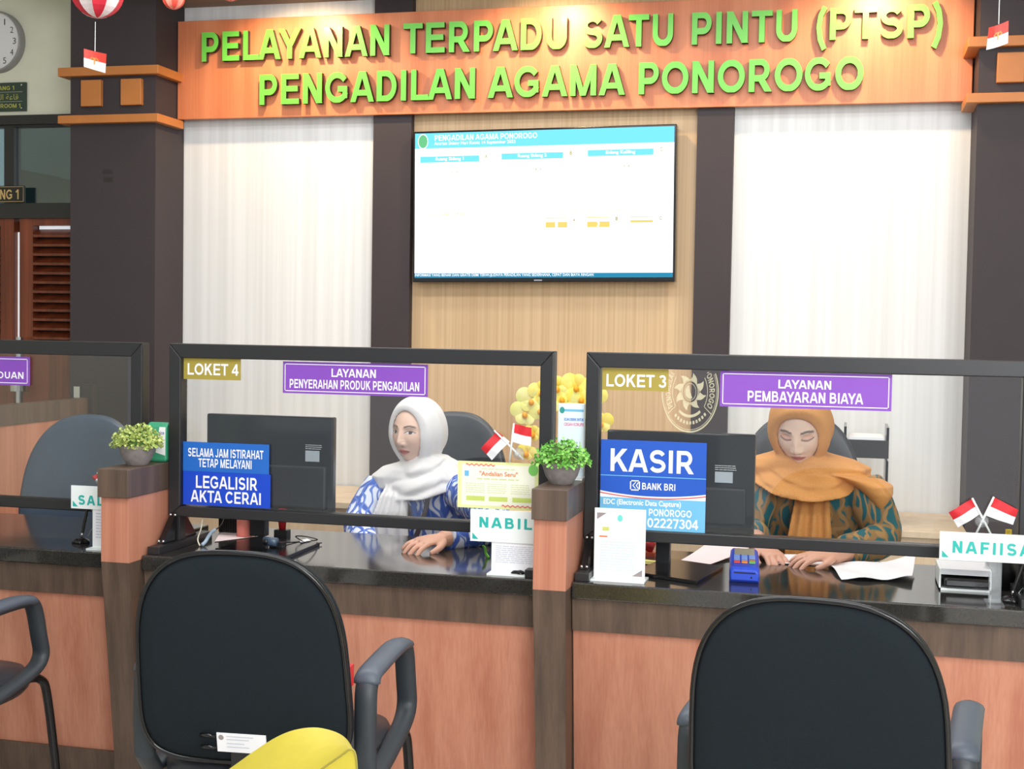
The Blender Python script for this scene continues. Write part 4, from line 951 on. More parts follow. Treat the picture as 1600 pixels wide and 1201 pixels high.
for P_ in ([(oc[0], 5.5, .78), at(890, 700, 5.5), at(900, 640, 5.49), at(880, 612, 5.47), at(850, 622, 5.47), at(826, 648, 5.47)], [(oc[0], 5.5, .78), at(870, 740, 5.5), at(850, 690, 5.48), at(834, 680, 5.46)], [(oc[0], 5.5, .78), at(900, 690, 5.5), at(925, 640, 5.48), at(940, 655, 5.47)]):
    link('stem', MB().tube(smoothpath(P_), .004, 6), mat('orchid_stem_green', (110, 140, 60), .5), orc, smooth=True)
for a in range(4):
    d = np.array([math.cos(a*1.6+.4), math.sin(a*1.6+.4)*.6]); link('leaf', MB().tube([(oc[0], 5.5, .80), (oc[0]+d[0]*.07, 5.5+d[1]*.07, .86), (oc[0]+d[0]*.16, 5.5+d[1]*.16, .82)], [.008, .03, .004], 8, flat=(.2, 1)), mat('orchid_leaf_green', (60, 110, 50), .4), orc, smooth=True)

# low L-shaped partition in the left bay
xl = at(128, 622, 5.35)[0]
lp = thing('low_partition', 'low cherry partition with walnut band behind the left staff chair', 'partition', (xl-.02, 4.9, 0))
ztp = at(128, 622, 5.35)[2]
link('band', MB().box(xl-.04, xl, 4.15, 5.4, ztp-.085, ztp), M_walnut, lp)
link('lower_panel', MB().box(xl-.036, xl-.004, 4.15, 5.4, 0, ztp-.085), M_cherry, lp)
link('end_post', MB().box(xl-.045, xl+.02, 5.4, 5.44, 0, ztp+.06), M_darkpaint, lp)
link('bracket', MB().box(xl-.06, xl-.03, 5.38, 5.41, ztp, ztp+.05), M_chrome, lp)

# ================================================================== CHAIRS
def outline_back(hw, z0, z1, n=40, e=3.0, wide=.03, eb=None, mid=0):
    """closed outline; e = squareness of the top half, eb of the bottom half, mid = height of the widest line"""
    pts = []; eb = eb or e
    for k in range(n):
        a = 2*PI*k/n; c, s_ = math.cos(a), math.sin(a); q = e if s_ >= 0 else eb
        x = abs(c)**(2/q)*(1 if c >= 0 else -1); z = abs(s_)**(2/q)
        z = mid+z*(1-mid) if s_ >= 0 else mid-z*(1+mid)
        pts.append((x*hw*(1-wide*z), (z0+z1)/2+z*(z1-z0)/2))
    return pts
def backrest_mesh(hw, z0, z1, y, lean, thick, e, bulge, n=64, wide=.05, curve=.0, eb=None, mid=0):
    """cushion: rings from the rear face outline round to the front face"""
    o = outline_back(1, -1, 1, n, e, wide, eb, mid); zc, hz = (z0+z1)/2, (z1-z0)/2; mb = MB(); rs = []
    def ring(f, dy): return [(x*hw*f, y+dy-lean*(z*f*hz)+curve*(x*f)**2, zc+z*f*hz) for x, z in o]
    rs = [ring(.02, -thick*.5-bulge*.25), ring(.4, -thick*.5-bulge*.22), ring(.8, -thick*.5-bulge*.1), ring(.94, -thick*.47), ring(.985, -thick*.34), ring(1.0, -thick*.1), ring(1.0, thick*.1), ring(.985, thick*.34), ring(.93, thick*.5+bulge*.4), ring(.75, thick*.5+bulge*.8), ring(.4, thick*.5+bulge), ring(.02, thick*.5+bulge)]
    mb.rings(rs); return mb
def visitor_chair(label):
    t = thing('visitor_armchair', label, 'armchair', (0, 0, 0), 'visitor armchairs')
    y = -.28; lean = .20
    link('backrest', backrest_mesh(.232, .475, .952, y, lean, .05, 2.9, .03, wide=.045, eb=5.0, mid=-.05), M_fabric, t, smooth=True)
    o = outline_back(1, -1, 1, 64, 2.9, .045, 5.0, -.05); zc, hz = .7135, .2385
    link('piping', MB().tube([(x*.230, y-.020-lean*z*hz, zc+z*hz*.992) for x, z in o], .0055, 8, closed=True), M_blackgloss, t, smooth=True)
    link('front_cushion', backrest_mesh(.221, .485, .942, y+.03, lean, .03, 2.9, .03, wide=.045, eb=5.0, mid=-.05), M_leather, t, smooth=True)
    s = MB(); rs = []
    oo = [(x, z) for x, z in outline_back(1, -1, 1, 40, 4.0, 0)]
    for f, z in ((.3, .40), (.95, .40), (1.0, .415), (1.0, .44), (.95, .465), (.6, .475), (.1, .478)): rs.append([(x*f*.235, .0+yy*f*.24, z) for x, yy in oo])
    s.rings(rs); link('seat', s, M_leather, t, smooth=True)
    for sx in (-1, 1):
        x = sx*.252
        P_ = smoothpath([(x, -.21, .47), (x, -.215, .58), (x, -.20, .655), (x, -.10, .668), (x, .08, .668), (x, .135, .65), (x+sx*.0, .165, .56), (x, .175, .50), (x, .12, .465), (x, -.05, .435), (x, -.17, .425)], 5)
        rr = [.019]*len(P_)
        a = link('armrest', MB().tube(P_, .021, 12, closed=True, flat=(.78, 1.2)), M_armplastic, t, smooth=True)
        link('arm_pad', MB().tube(smoothpath([(x, -.205, .650), (x, -.19, .668), (x, -.08, .674), (x, .06, .674), (x, .13, .662)], 4), [.016]+[.030]*15+[.018], 12, flat=(.5, 1)), mat('grey_blue_arm_pad', (74, 82, 94), .45), a, smooth=True)
        L_ = smoothpath([(x*.9, -.10, .435), (x*.93, .10, .445), (x*.96, .19, .43), (x*.98, .22, .36), (x, .26, .10), (x, .25, .03), (x, .20, .015), (x, -.22, .015)], 5)
        link('leg', MB().tube(L_, .0125, 10), M_blackgloss, t, smooth=True)
    link('cross_bar', MB().tube([(-.252, -.2, .015), (.252, -.2, .015)], .0125, 10), M_blackgloss, t, smooth=True)
    link('back_bracket', MB().box(-.03, .03, -.27, -.23, .40, .60).box(-.03, .03, -.27, .0, .395, .41), M_black, t)
    link('label_tag', MB().box(.215, .228, -.255, -.225, .655, .70), mat('red_tag', (206, 44, 44), .5), t)
    return t
vc = visitor_chair('black padded visitor armchair in the middle, white inventory sticker low on its back')
vc.location = (-1.258, 2.905, 0); vc.rotation_euler = (0, 0, .09)
vc3 = dup(vc, (-.002, 2.79, 0), -.12, 'black padded visitor armchair in front of the right counter')
vc1 = dup(vc, (-2.385, 3.08, 0), .02, 'visitor armchair cut off by left picture edge, only its arm showing')
# inventory sticker + strap on the middle chair
def on_back(x, z, d=0): return (x, -.28-.032-d-.20*(z-.7135), z)
la = link('inventory_sticker', MB().hexa([on_back(-.060, .505), on_back(.05, .505), on_back(.05, .505, -.004), on_back(-.060, .505, -.004), on_back(-.060, .548), on_back(.05, .548), on_back(.05, .548, -.004), on_back(-.060, .548, -.004)]), M_paperw, vc)
pr_ = MB()
for z, w in ((.540, .06), (.533, .05), (.524, .04), (.516, .05)): pr_.add([on_back(-.038, z, .0006), on_back(-.038+w, z, .0006), on_back(-.038+w, z+.002, .0006), on_back(-.038, z+.002, .0006)], [(0, 1, 2, 3)])
link('print', pr_, mat('faint_grey_print', (196, 202, 214), .6), la)
link('seal', MB().add([on_back(-.050+.006*math.cos(q), .538+.006*math.sin(q), .0006) for q in [2*PI*k/14 for k in range(14)]], [tuple(range(14))]), mat('grey_print', (150, 140, 140), .5), la)
for z in (.515, .542): link('plastic_tie', MB().tube([on_back(-.095, z, .002), on_back(-.075, z+.001, .005), on_back(-.062, z-.003, .002)], [.004, .005, .003], 8), M_blackgloss, vc, smooth=True)
# staff chairs
def staff_chair(label, loc, rz, hw, ztop, m=M_leather, lean=.12):
    t = thing('staff_chair', label, 'office chair', (0, 0, 0), 'staff office chairs')
    link('backrest', backrest_mesh(hw, .50, ztop, .27, -lean, .05, 2.6, .02, wide=.12, curve=-.05), m, t, smooth=True)
    link('seat', MB().rings([[(x*f*.25, yy*f*.25, z) for x, yy in outline_back(1, -1, 1, 40, 4.0, 0)] for f, z in ((.3, .39), (.97, .39), (1, .41), (1, .44), (.93, .462), (.1, .47))]), m, t, smooth=True)
    link('back_bar', MB().box(-.03, .03, .0, .30, .37, .39).box(-.03, .03, .28, .30, .37, .62), M_black, t)
    for sx in (-1, 1): link('armrest', MB().tube(smoothpath([(sx*.27, .2, .46), (sx*.28, .2, .62), (sx*.28, .12, .65), (sx*.28, -.08, .65), (sx*.28, -.13, .62), (sx*.27, -.1, .42)]), .017, 10), M_black, t, smooth=True)
    link('gas_lift', MB().cyl((0, 0), .025, .10, .39), M_black, t)
    for k in range(5):
        a = k*2*PI/5+.3; s_ = link('base_spoke', MB().tube([(0, 0, .10), (.28*math.cos(a), .28*math.sin(a), .065)], [.022, .014], 8), M_black, t, smooth=True)
        link('caster', MB().ball((.28*math.cos(a), .28*math.sin(a), .028), (.02, .02, .028), 12, 8), M_black, s_, smooth=True)
    t.location = loc; t.rotation_euler = (0, 0, rz)
    return t
sx_ = at(708, 700, 4.80)[0]; zt4 = at(715, 644, 4.83)[2]
staff_chair('dark office chair behind the white-hijab clerk', (sx_, 4.58, 0), .05, .225, zt4)
sx_ = at(1243, 700, 4.72)[0]; zt3 = at(1243, 647, 4.75)[2]
staff_chair('dark office chair behind the ochre-hijab clerk', (sx_, 4.50, 0), -.05, .225, zt3)
sx_ = at(140, 750, 4.55)[0]; zt1 = at(150, 649, 4.58)[2]
staff_chair('empty blue-grey office chair behind the left counter', (sx_, 4.33, 0), .15, .235, zt1, M_bluleather)

# yellow sofa corner in the foreground
sf = thing('sofa', 'yellow leatherette seat back at bottom edge in front of middle armchair', 'sofa', (-.9, 2.0, 0))
BK = [(250, 1280), (300, 1243), (335, 1217), (365, 1196), (400, 1171), (432, 1151), (460, 1140), (490, 1136), (515, 1140), (534, 1148), (546, 1160), (552, 1176), (555, 1215)]
FR = [(250, 1350), (300, 1325), (335, 1305), (365, 1288), (400, 1268), (432, 1248), (462, 1229), (490, 1210), (514, 1193), (534, 1179), (548, 1170), (556, 1180), (559, 1225)]
def row(px_, Y): return [tuple(q) for q in smoothpath([at(a, b, Y) for a, b in px_], 4)]
rb_, rf_ = row(BK, 2.04), row(FR, 1.86); n_ = len(rb_); xL, xR = rf_[0][0], rf_[-1][0]
cu = MB()
rows = []
for t in (0, .12, .5, .88, 1):
    rows.append([tuple(np.array(a)*(1-t)+np.array(b)*t) for a, b in zip(rb_, rf_)])
vs = [q for r in rows for q in r]; cu.add(vs, [(j*n_+i, j*n_+i+1, (j+1)*n_+i+1, (j+1)*n_+i) for j in range(4) for i in range(n_-1)])
for r, fl in ((rows[0], False), (rows[-1], True)):
    lo = [(q[0], q[1], .12) for q in r]; k0 = len(cu.v); cu.add(r+lo, [((i, i+1, n_+i+1, n_+i) if not fl else (i+1, i, n_+i, n_+i+1)) for i in range(n_-1)])
e = [rows[k][-1] for k in range(5)]; cu.add(e+[(q[0], q[1], .12) for q in e], [(i, i+1, 5+i+1, 5+i) for i in range(4)])
e = [rows[k][0] for k in range(5)]; cu.add(e+[(q[0], q[1], .12) for q in e], [(i+1, i, 5+i, 5+i+1) for i in range(4)])
bc_ = link('back_cushion', cu, M_yellow, sf, smooth=True); bc_.data.set_sharp_from_angle(angle=.9)
link('seam', MB().tube([(q[0], q[1]-.0005, q[2]) for q in rf_[8:]], .0016, 6), mat('olive_seam', (150, 140, 60), .6), sf)
link('seat_cushion', MB().box(xL-.02, xR, 1.2, 1.85, .12, .42), M_yellow, sf, bevel=.03)
for fx in (xL+.05, xR-.06):
    for fy in (1.26, 1.95): link('leg', MB().cyl((fx, fy), .02, 0, .12), M_black, sf)

# ================================================================== HANGING DECORATIONS
M_lr = mat('lantern_red_tissue', (214, 40, 62), .6, var=.05); M_lw = mat('lantern_white_tissue', (236, 220, 222), .6, var=.02)
def honeycomb(px, py, rpx, Y, label, string, card, reds=M_lr, whites=M_lw, nseg=16):
    c = at(px, py, Y); R_ = rpx*Y/FPX*.98
    l = thing('paper_lantern', label, 'lantern', (c[0], Y, c[2]-R_), 'hanging paper lanterns')
    mb = MB(); n, m = nseg*4, 14; vs = []
    for j in range(m+1):
        t = PI*j/m
        for i in range(n):
            a = 2*PI*i/n; rr = R_*(1-.10*abs(math.sin(a*nseg/2))); vs.append((c[0]+rr*math.sin(t)*math.cos(a), Y+rr*math.sin(t)*math.sin(a), c[2]+R_*math.cos(t)))
    for j in range(m):
        for i in range(n):
            mb.cur = (i//4) % 2; k = (i+1) % n; mb.add([vs[j*n+i], vs[j*n+k], vs[(j+1)*n+k], vs[(j+1)*n+i]], [(0, 3, 2, 1)])
    link('ball', mb, [reds, whites], l, smooth=True)
    s1 = MB().tube([(c[0], Y, c[2]+R_), (c[0], Y, 3.1)], .0012, 5)
    link('string', s1, M_plate, l)
    return l, c, R_
M_gar = mat('gold_crest_print', (224, 150, 80), .5)
def flag_card(corners, Y, parent=None, label=None, string=None):
    q = [at(*p_, Y) for p_ in corners]
    if parent is None: parent = thing('flag_card', label, 'flag card', (q[3][0], Y, q[3][2]), 'hanging flag cards')
    def bil(u, v): return (q[0]*(1-u)+q[1]*u)*(1-v)+(q[3]*(1-u)+q[2]*u)*v
    for nm, v0, v1, m in (('red_half', 0, .5, mat('card_red', (222, 70, 60), .5)), ('white_half', .5, 1, M_clothw)):
        mb = MB(); n = 6; vs = [tuple(bil(i/n, v)+np.array([0, .012*math.sin(i/n*3), 0])) for v in (v0, v1) for i in range(n+1)]
        fs = [(i, i+1, n+2+i, n+1+i) for i in range(n)]; mb.add(vs, fs); mb.add([(x, y+.001, z) for x, y, z in vs], [f[::-1] for f in fs])
        link(nm, mb, m, parent)
    g = MB()
    for sg in (-1, 1):
        for k in range(4): 
            a = bil(.5+sg*.03, .46); b = bil(.5+sg*(.10+.035*k), .28+.05*k); c = bil(.5+sg*(.08+.035*k), .38+.05*k)
            g.add([tuple(p_+np.array([0, -.002, 0])) for p_ in (a, b, c)], [(0, 1, 2) if sg > 0 else (0, 2, 1)])
    a, b, c, d = (tuple(bil(*t)+np.array([0, -.002, 0])) for t in ((.46, .36), (.54, .36), (.53, .72), (.47, .72))); g.add([a, b, c, d], [(0, 1, 2, 3)])
    link('crest_print', g, M_gar, parent)
    top = bil(.5, 0)
    link('string', MB().tube([top, string if string is not None else (top[0], Y, 3.1)], .0012, 5), M_plate, parent)
    return parent
l1, c1, r1 = honeycomb(152, -13, 46, 4.2, 'large red and white striped paper lantern above the left column', None, None, nseg=10)
fcard = flag_card(((131, 76), (166, 84), (164, 114), (131, 104)), 4.2, None, 'small flag card hanging beneath the large striped lantern', (at(149, 34, 4.2)))
M_lo = mat('lantern_coral_tissue', (232, 78, 62), .6, var=.05); M_lp = mat('lantern_pink_tissue', (246, 150, 132), .6, var=.04)
honeycomb(271, -3, 19.5, 4.6, 'small coral paper lantern at left end of the signboard', None, None, M_lo, M_lp, 10)
honeycomb(360, -16, 19.5, 4.8, 'small coral paper lantern barely showing at top edge', None, None, M_lo, M_lp, 10)
flag_card(((1545, 43), (1576, 32), (1575, 67), (1541, 78)), 4.4, None, 'small flag card hanging before the right column')

# ================================================================== PEOPLE
def remesh(mb, voxel, smooth_it=0):
    me = bpy.data.meshes.new('tmp'); me.from_pydata(mb.v, [], mb.f); me.update(); o = bpy.data.objects.new('tmp', me); COL.objects.link(o)
    import bmesh
    bm = bmesh.new(); bm.from_mesh(me); bmesh.ops.recalc_face_normals(bm, faces=bm.faces); bm.to_mesh(me); bm.free()
    md = o.modifiers.new('r', 'REMESH'); md.mode = 'VOXEL'; md.voxel_size = voxel
    if smooth_it:
        ms = o.modifiers.new('s', 'SMOOTH'); ms.iterations = smooth_it; ms.factor = .5
    dg = bpy.context.evaluated_depsgraph_get(); r = bpy.data.meshes.new_from_object(o.evaluated_get(dg))
    out = MB(); out.v = [tuple(v.co) for v in r.vertices]; out.f = [tuple(p_.vertices) for p_ in r.polygons]; out.m = [0]*len(out.f)
    bpy.data.objects.remove(o); bpy.data.meshes.remove(me); bpy.data.meshes.remove(r)
    return out
def nrm(v): v = np.array(v, float); return v/np.linalg.norm(v)
def sstep(a, b, x): t = min(1, max(0, (x-a)/(b-a))); return t*t*(3-2*t)
VS = .93
def head_point(lon, lat, sc):
    f, s, u = math.cos(lat)*math.cos(lon), math.cos(lat)*math.sin(lon), math.sin(lat)
    F, S, U = .092*f, .074*s, .115*u
    if U < 0:
        t = -u; S *= 1-.30*t**1.6
        if F < 0: F *= 1-.3*t
    fr = sstep(.1, .5, f)
    if fr > 0:
        g = lambda x, y, a, b: math.exp(-((S-x)/a)**2-((U-y)/b)**2)
        nz = float(np.interp(U, [-.052, -.045, -.036, -.028, -.01, .012, .028], [0, .006, .018, .020, .013, .006, 0]))
        d = nz*math.exp(-(S/(.0095 if U > -.02 else .0115))**2)
        d += .007*(g(.0135, -.037, .006, .007)+g(-.0135, -.037, .006, .007))
        d -= .008*(g(.031, .010, .016, .012)+g(-.031, .010, .016, .012)); d += .005*(g(.031, .006, .012, .008)+g(-.031, .006, .012, .008))
        d += .0035*(g(.030, .026, .02, .007)+g(-.030, .026, .02, .007))
        d += .0065*g(0, -.0605, .019, .0052)+.0075*g(0, -.0705, .015, .0055)-.004*g(0, -.0655, .022, .002)
        d += .010*g(0, -.096, .022, .014)+.004*(g(.042, -.03, .02, .025)+g(-.042, -.03, .02, .025))
        F += fr*d
    return F*sc, S*sc, U*sc*VS
def face_col(F, S, U, look, closed, skin, lipc):
    c = np.array(skin, float)
    if F > .02:
        bl = .25*(math.exp(-((abs(S)-.042)/.018)**2-((U+.03)/.018)**2)); c = c*(1-bl*.3)+np.array([235, 160, 140])*bl*.3
        k = ((S/.023)**2+((U+.0655)/(.0105-.12*abs(S)))**2) if abs(S) < .03 else 9
        lm = 1-sstep(.7, 1.15, k); c = c*(1-lm)+np.array(lipc)*lm
        ml = math.exp(-((U+.0655-.02*abs(S))/.0012)**2)*(1-sstep(.018, .024, abs(S))); c = c*(1-.6*ml)+np.array([110, 50, 46])*.6*ml
        nm_ = math.exp(-((abs(S)-.008)/.004)**2-((U+.0445)/.0025)**2); c = c*(1-.6*nm_)+np.array([120, 74, 62])*.6*nm_
        a = abs(S)
        by = .0265+.004*math.sin((a-.012)/.036*PI)-(.10*max(0, a-.040)); bm_ = (1-sstep(.0018, .0042, abs(U-by)))*sstep(.010, .016, a)*(1-sstep(.044, .051, a))
        c = c*(1-.8*bm_)+np.array([62, 48, 44])*.8*bm_
        e = (a-.031)/.0155
        if abs(e) < 1.25:
            up = .0065+.0055*(1-e*e) if abs(e) < 1 else .0065; lo = .0065-.0045*(1-e*e) if abs(e) < 1 else .0065
            if not closed:
                if abs(e) < 1 and lo < U < up:
                    c = np.array([226, 222, 220.])
                    if ((S-(.031 if S > 0 else -.031)-look)/.0062)**2+((U-.008)/.0064)**2 < 1: c = np.array([34, 24, 22.])
                if abs(e) < 1.12: 
                    l = math.exp(-((U-up)/.0016)**2); c = c*(1-.85*l)+np.array([40, 28, 28])*.85*l
                    l = math.exp(-((U-lo)/.0010)**2)*.35; c = c*(1-l)+np.array([90, 60, 56])*l
            else:
                l = math.exp(-((U-lo+.001)/.0017)**2)*(1 if abs(e) < 1.1 else 0); 
                li = (1-sstep(.6, 1.1, (e/1.15)**2+((U-.010)/.010)**2)); c = c*(1-.35*li)+np.array([206, 128, 112])*.35*li
                c = c*(1-.9*l)+np.array([42, 28, 28])*.9*l
    return c
def hand(mb, wrist, D, N, side, curl, sc=1.0, spread=.16, thumb=True):
    """D knuckle direction, N back-of-hand normal, side=+1: thumb on +S"""
    D = nrm(D); N = nrm(np.array(N)-D*(np.array(N)@D)); S = np.cross(D, N)*side
    w = np.array(wrist)
    P_ = lambda d, s, n: w+(D*d+S*s+N*n)*sc
    rs = []
    for d, hw, ht, n0 in ((-.012, .022, .017, 0), (.01, .027, .016, .002), (.04, .035, .014, .004), (.072, .038, .012, .004), (.086, .034, .009, .002)):
        rs.append([P_(d, hw*math.cos(q), n0+ht*math.sin(q)) for q in [2*PI*k/16 for k in range(16)]])
    mb.rings(rs)
    for i, (s, L, r) in enumerate(((.027, .068, .0078), (.009, .077, .0082), (-.010, .071, .0078), (-.027, .056, .0068))):
        a = (s/.027)*spread; d0 = nrm(D*math.cos(a)+S*math.sin(a)); base = P_(.074, s*1.0, .003)
        pts = [base]; ang = .12+curl*.25; rad = [r*1.12]
        for seg, fr in enumerate((.46, .30, .24)):
            dd = d0*math.cos(ang)-N*math.sin(ang); pts.append(pts[-1]+dd*L*fr*sc); rad.append(r*(1.05, .98, .86)[seg]); ang += curl*(.75, .55, .4)[seg]
        rad[-1] *= .8
        tip = pts[-1]+(pts[-1]-pts[-2])*.12; pts.append(tip); rad.append(r*.4)
        mb.tube(smoothpath(pts, 4), np.interp(np.linspace(0, len(pts)-1, (len(pts)-1)*4+1), range(len(pts)), [q*sc for q in rad]), 10)
    if thumb:
        b = P_(.012, .022, -.002); pts = [b, b+(D*.026+S*.020-N*.004)*sc, b+(D*.052+S*.028-N*.010)*sc, b+(D*.074+S*.026-N*.016)*sc]
        mb.tube(smoothpath(pts, 4), np.interp(np.linspace(0, 3, 13), range(4), [.013*sc, .0108*sc, .0095*sc, .006*sc]), 10)
def attr_mat(name, rough=.5, sss=.08):
    m = bpy.data.materials.new(name); m.use_nodes = True; nt = m.node_tree; b = nt.nodes['Principled BSDF']
    a = nt.nodes.new('ShaderNodeVertexColor'); a.layer_name = 'skin_tone'; nz = nt.nodes.new('ShaderNodeTexNoise'); nz.inputs['Scale'].default_value = 90
    mx = nt.nodes.new('ShaderNodeMix'); mx.data_type = 'RGBA'; mx.blend_type = 'MULTIPLY'; mx.inputs[0].default_value = .06
    nt.links.new(a.outputs[0], mx.inputs[6]); nt.links.new(nz.outputs['Color'], mx.inputs[7]); nt.links.new(mx.outputs[2], b.inputs['Base Color'])
    b.inputs['Roughness'].default_value = rough; b.inputs['Subsurface Weight'].default_value = sss; b.inputs['Subsurface Radius'].default_value = (.01, .004, .002); b.inputs['Subsurface Scale'].default_value = .5
    return m
M_skin = attr_mat('skin')
def ell_ring(c, rx, ry, n=28, e=2.3, fold=None):
    out = []
    for k in range(n):
        a = 2*PI*k/n; cx_, sx_ = math.cos(a), math.sin(a); f = 1+(fold(a) if fold else 0)
        out.append((c[0]+rx*f*abs(cx_)**(2/e)*(1 if cx_ >= 0 else -1), c[1]+ry*f*abs(sx_)**(2/e)*(1 if sx_ >= 0 else -1), c[2]))
    return out
def build_person(label, hc, Fdir, sc, look, closed, skin, lipc, arms, torso, hands, base):
    """arms: list of (shoulder, elbow, wrist); torso: list of (center, rx, ry)"""
    F = nrm(Fdir); U = nrm(np.array([0, 0, 1])-F*F[2]); S = np.cross(F, U); hc = np.array(hc)
    root = thing('person', label, 'person', base)
    bm_ = MB()
    bm_.rings([ell_ring(c, rx*.86, ry*.84) for c, rx, ry in torso])
    nk = np.array(torso[-1][0]); bm_.tube([nk+np.array([0, .01, -.03]), nk*.5+hc*.5+np.array([0, .02, -.03]), hc+F*-.02-U*.03], [.058, .05, .052], 16)
    for sh, el, wr in arms: bm_.tube(smoothpath([sh, el, wr], 6), np.interp(np.linspace(0, 2, 13), [0, .3, 1, 1.3, 2], [.045, .046, .037, .036, .024]), 14)
    for h_ in hands: hand(bm_, *h_)
    body = remesh(bm_, .0035, 2)
    cols = [np.array((212, 160, 136.)) for _ in body.v]
    n0 = len(body.v); NL, NA = 150, 120; vs = []; hcols = []
    for j in range(NA+1):
        la_ = -PI/2+PI*j/NA
        for i in range(NL):
            th = -PI+2*PI*i/NL; lon = th-.55*math.sin(th); f, s, u = head_point(lon, la_, sc)
            vs.append(tuple(hc+F*f+S*s+U*u)); hcols.append(face_col(f/sc, s/sc, u/sc/VS, look, closed, skin, lipc))
    fs = [(j*NL+i, j*NL+(i+1) % NL, (j+1)*NL+(i+1) % NL, (j+1)*NL+i) for j in range(NA) for i in range(NL)]
    body.cur = 0; body.add(vs, [f[::-1] for f in fs]); cols += hcols
    o = link('body', body, M_skin, root, smooth=True)
    ca = o.data.color_attributes.new('skin_tone', 'FLOAT_COLOR', 'POINT')
    arr = np.ones((len(cols), 4), np.float32)
    for i, c in enumerate(cols): arr[i, :3] = srgb(c)[:3]
    ca.data.foreach_set('color', arr.ravel())
    return root, (hc, F, S, U, sc)
def hood(mb, fr, off=.017, thick=.009, top=33, side=52, bottom=74, back=1.0):
    hc, F, S, U, sc = fr; n, m = 72, 26; a_, b_, c_ = .074, .092, .115
    def surf(phi, al, o):
        f, s, u = math.cos(phi), math.sin(phi)*math.sin(al), math.sin(phi)*math.cos(al)
        p_ = np.array([b_*f, a_*s, c_*u]); nn = nrm(np.array([f/b_, s/a_, u/c_]))
        if u < 0 and f > -.3: p_[1] *= 1-.22*(-u)**1.5
        if f < 0: p_[0] *= back
        q = p_+nn*o; return hc+(F*q[0]+S*q[1]+U*q[2]*VS)*sc
    outer, inner = [], []
    for j in range(m+1):
        v = j/m; ro, ri = [], []
        for i in range(n):
            al = 2*PI*i/n; ca = math.cos(al); ph0 = math.radians(side+(top-side)*max(0, ca)**1.5+(bottom-side)*max(0, -ca)**2)
            ph = ph0+(PI-.03-ph0)*v**1.15; k = sstep(0, .12, v); o_ = .004+(off-.004)*k+.0022*math.sin(v*26+al*2)*k
            ro.append(surf(ph, al, o_+thick*.55*(1-.3*(v == 0)))); ri.append(surf(ph, al, o_-thick*.6))
        outer.append(ro); inner.append(ri)
    rs = outer+inner[::-1]; vs = [p_ for r in rs for p_ in r]; N_ = len(rs); fs = []
    for j in range(N_):
        for i in range(n):
            k = (i+1) % n; fs.append((j*n+i, j*n+k, ((j+1) % N_)*n+k, ((j+1) % N_)*n+i))
    # the closing strip between the back rings is a tiny tube; rim strip joins inner and outer
    mb.add(vs, fs)
def swag(mb, c, rx, ryf, ryb, zf, zb, r, n=40, tilt=0, flat=(1, 1), shift=0):
    pts = []
    for k in range(n):
        a = 2*PI*k/n; s_ = math.sin(a); fr = (1-s_)/2  # a=-90deg is the front (toward -y)
        pts.append((c[0]+rx*math.cos(a)+shift*fr, c[1]+(ryf if s_ < 0 else ryb)*s_, c[2]+zb+(zf-zb)*fr**1.4+tilt*math.cos(a)))
    mb.tube(pts, r, 10, closed=True, flat=flat)
fold = lambda a: .02*math.sin(7*a)+.015*math.sin(11*a+1)
def cowl(mb, c, rx, ryf, ryb, ztop, zf, zb, nf=2.6, amp=.010, ph=0.0, lean=.3, drop=0.0):
    """cloth wound round the neck: rings from the chin down to a loose hem, with soft diagonal folds"""
    rs = []; N, T_ = 80, 34
    for j in range(T_+1):
        t = j/T_; e = t**.85; r = []
        for k in range(N):
            a = 2*PI*k/N; ca, sa = math.cos(a), math.sin(a); fr = (1-sa)/2
            q = abs(math.sin(PI*(nf*t+lean*ca+.22*math.sin(2*a+1.3)+ph)))**.75
            d = amp*(2*q-1.1)*math.sin(PI*min(1, t*.94+.06))**.6+.0022*math.sin(9*a+14*t)
            X = rx[0]+(rx[1]-rx[0])*e+d; Y = (ryf if sa < 0 else ryb); Y = Y[0]+(Y[1]-Y[0])*e+d
            r.append((c[0]+X*ca, c[1]+Y*sa, c[2]+ztop*(1-t)+(zb+(zf-zb)*fr**1.3)*t+drop*ca*t-.35*d))
        rs.append(r)
    last = np.array(rs[-1]); cc = last.mean(0)
    rs.append([tuple(cc+(p_-cc)*.93+np.array([0, 0, -.004])) for p_ in last]); rs.append([tuple(cc+(p_-cc)*.7+np.array([0, 0, .012])) for p_ in last])
    mb.rings(rs)
def cloth_mat(name, c, c2, rough=.8):
    return mat(name, c, rough, var=.04, scale=300, c2=c2, bump=.15)

# ---- clerk with white hijab (middle counter)
hc = at(651, 675, 4.42)
sR, sL = at(599, 763, 4.45), at(719, 761, 4.43)
sR[2] = sL[2] = (sR[2]+sL[2])/2-.0
eR = at(562, 815, 4.36); wR = np.array([eR[0]+.10, 4.16, .70])
wL = atz(690, 842, ZT+.03); eL = np.array([at(775, 830, 4.06)[0], 4.06, ZT+.05])
cx_ = (sR[0]+sL[0])/2; zs = sR[2]
torso4 = [((cx_, 4.52, .47), .165, .12), ((cx_, 4.51, .60), .155, .115), ((cx_, 4.48, .78), .165, .112), ((cx_, 4.46, zs-.03), .172, .095), ((cx_, 4.45, zs+.02), .12, .075), ((cx_, 4.45, zs+.05), .055, .055)]
M_sk4 = (230, 192, 172)
k4 = atz(655, 850, ZT+.02)
p4, fr4 = build_person('seated woman in white hijab and blue batik blouse, looking sideways, hand on counter', hc, (-.33, -.94, -.03), .99, -.003, False, M_sk4, (190, 104, 98),
    [(sR, eR, wR), (sL, eL, wL)], torso4, [(wL, np.array([k4[0]-wL[0], k4[1]-wL[1]-.03, -.006]), (0, -.2, 1), -1, .45, 1.0, .2), (wR, (.6, -.6, -.2), (0, 0, 1), 1, .4)], (cx_, 4.5, 0))
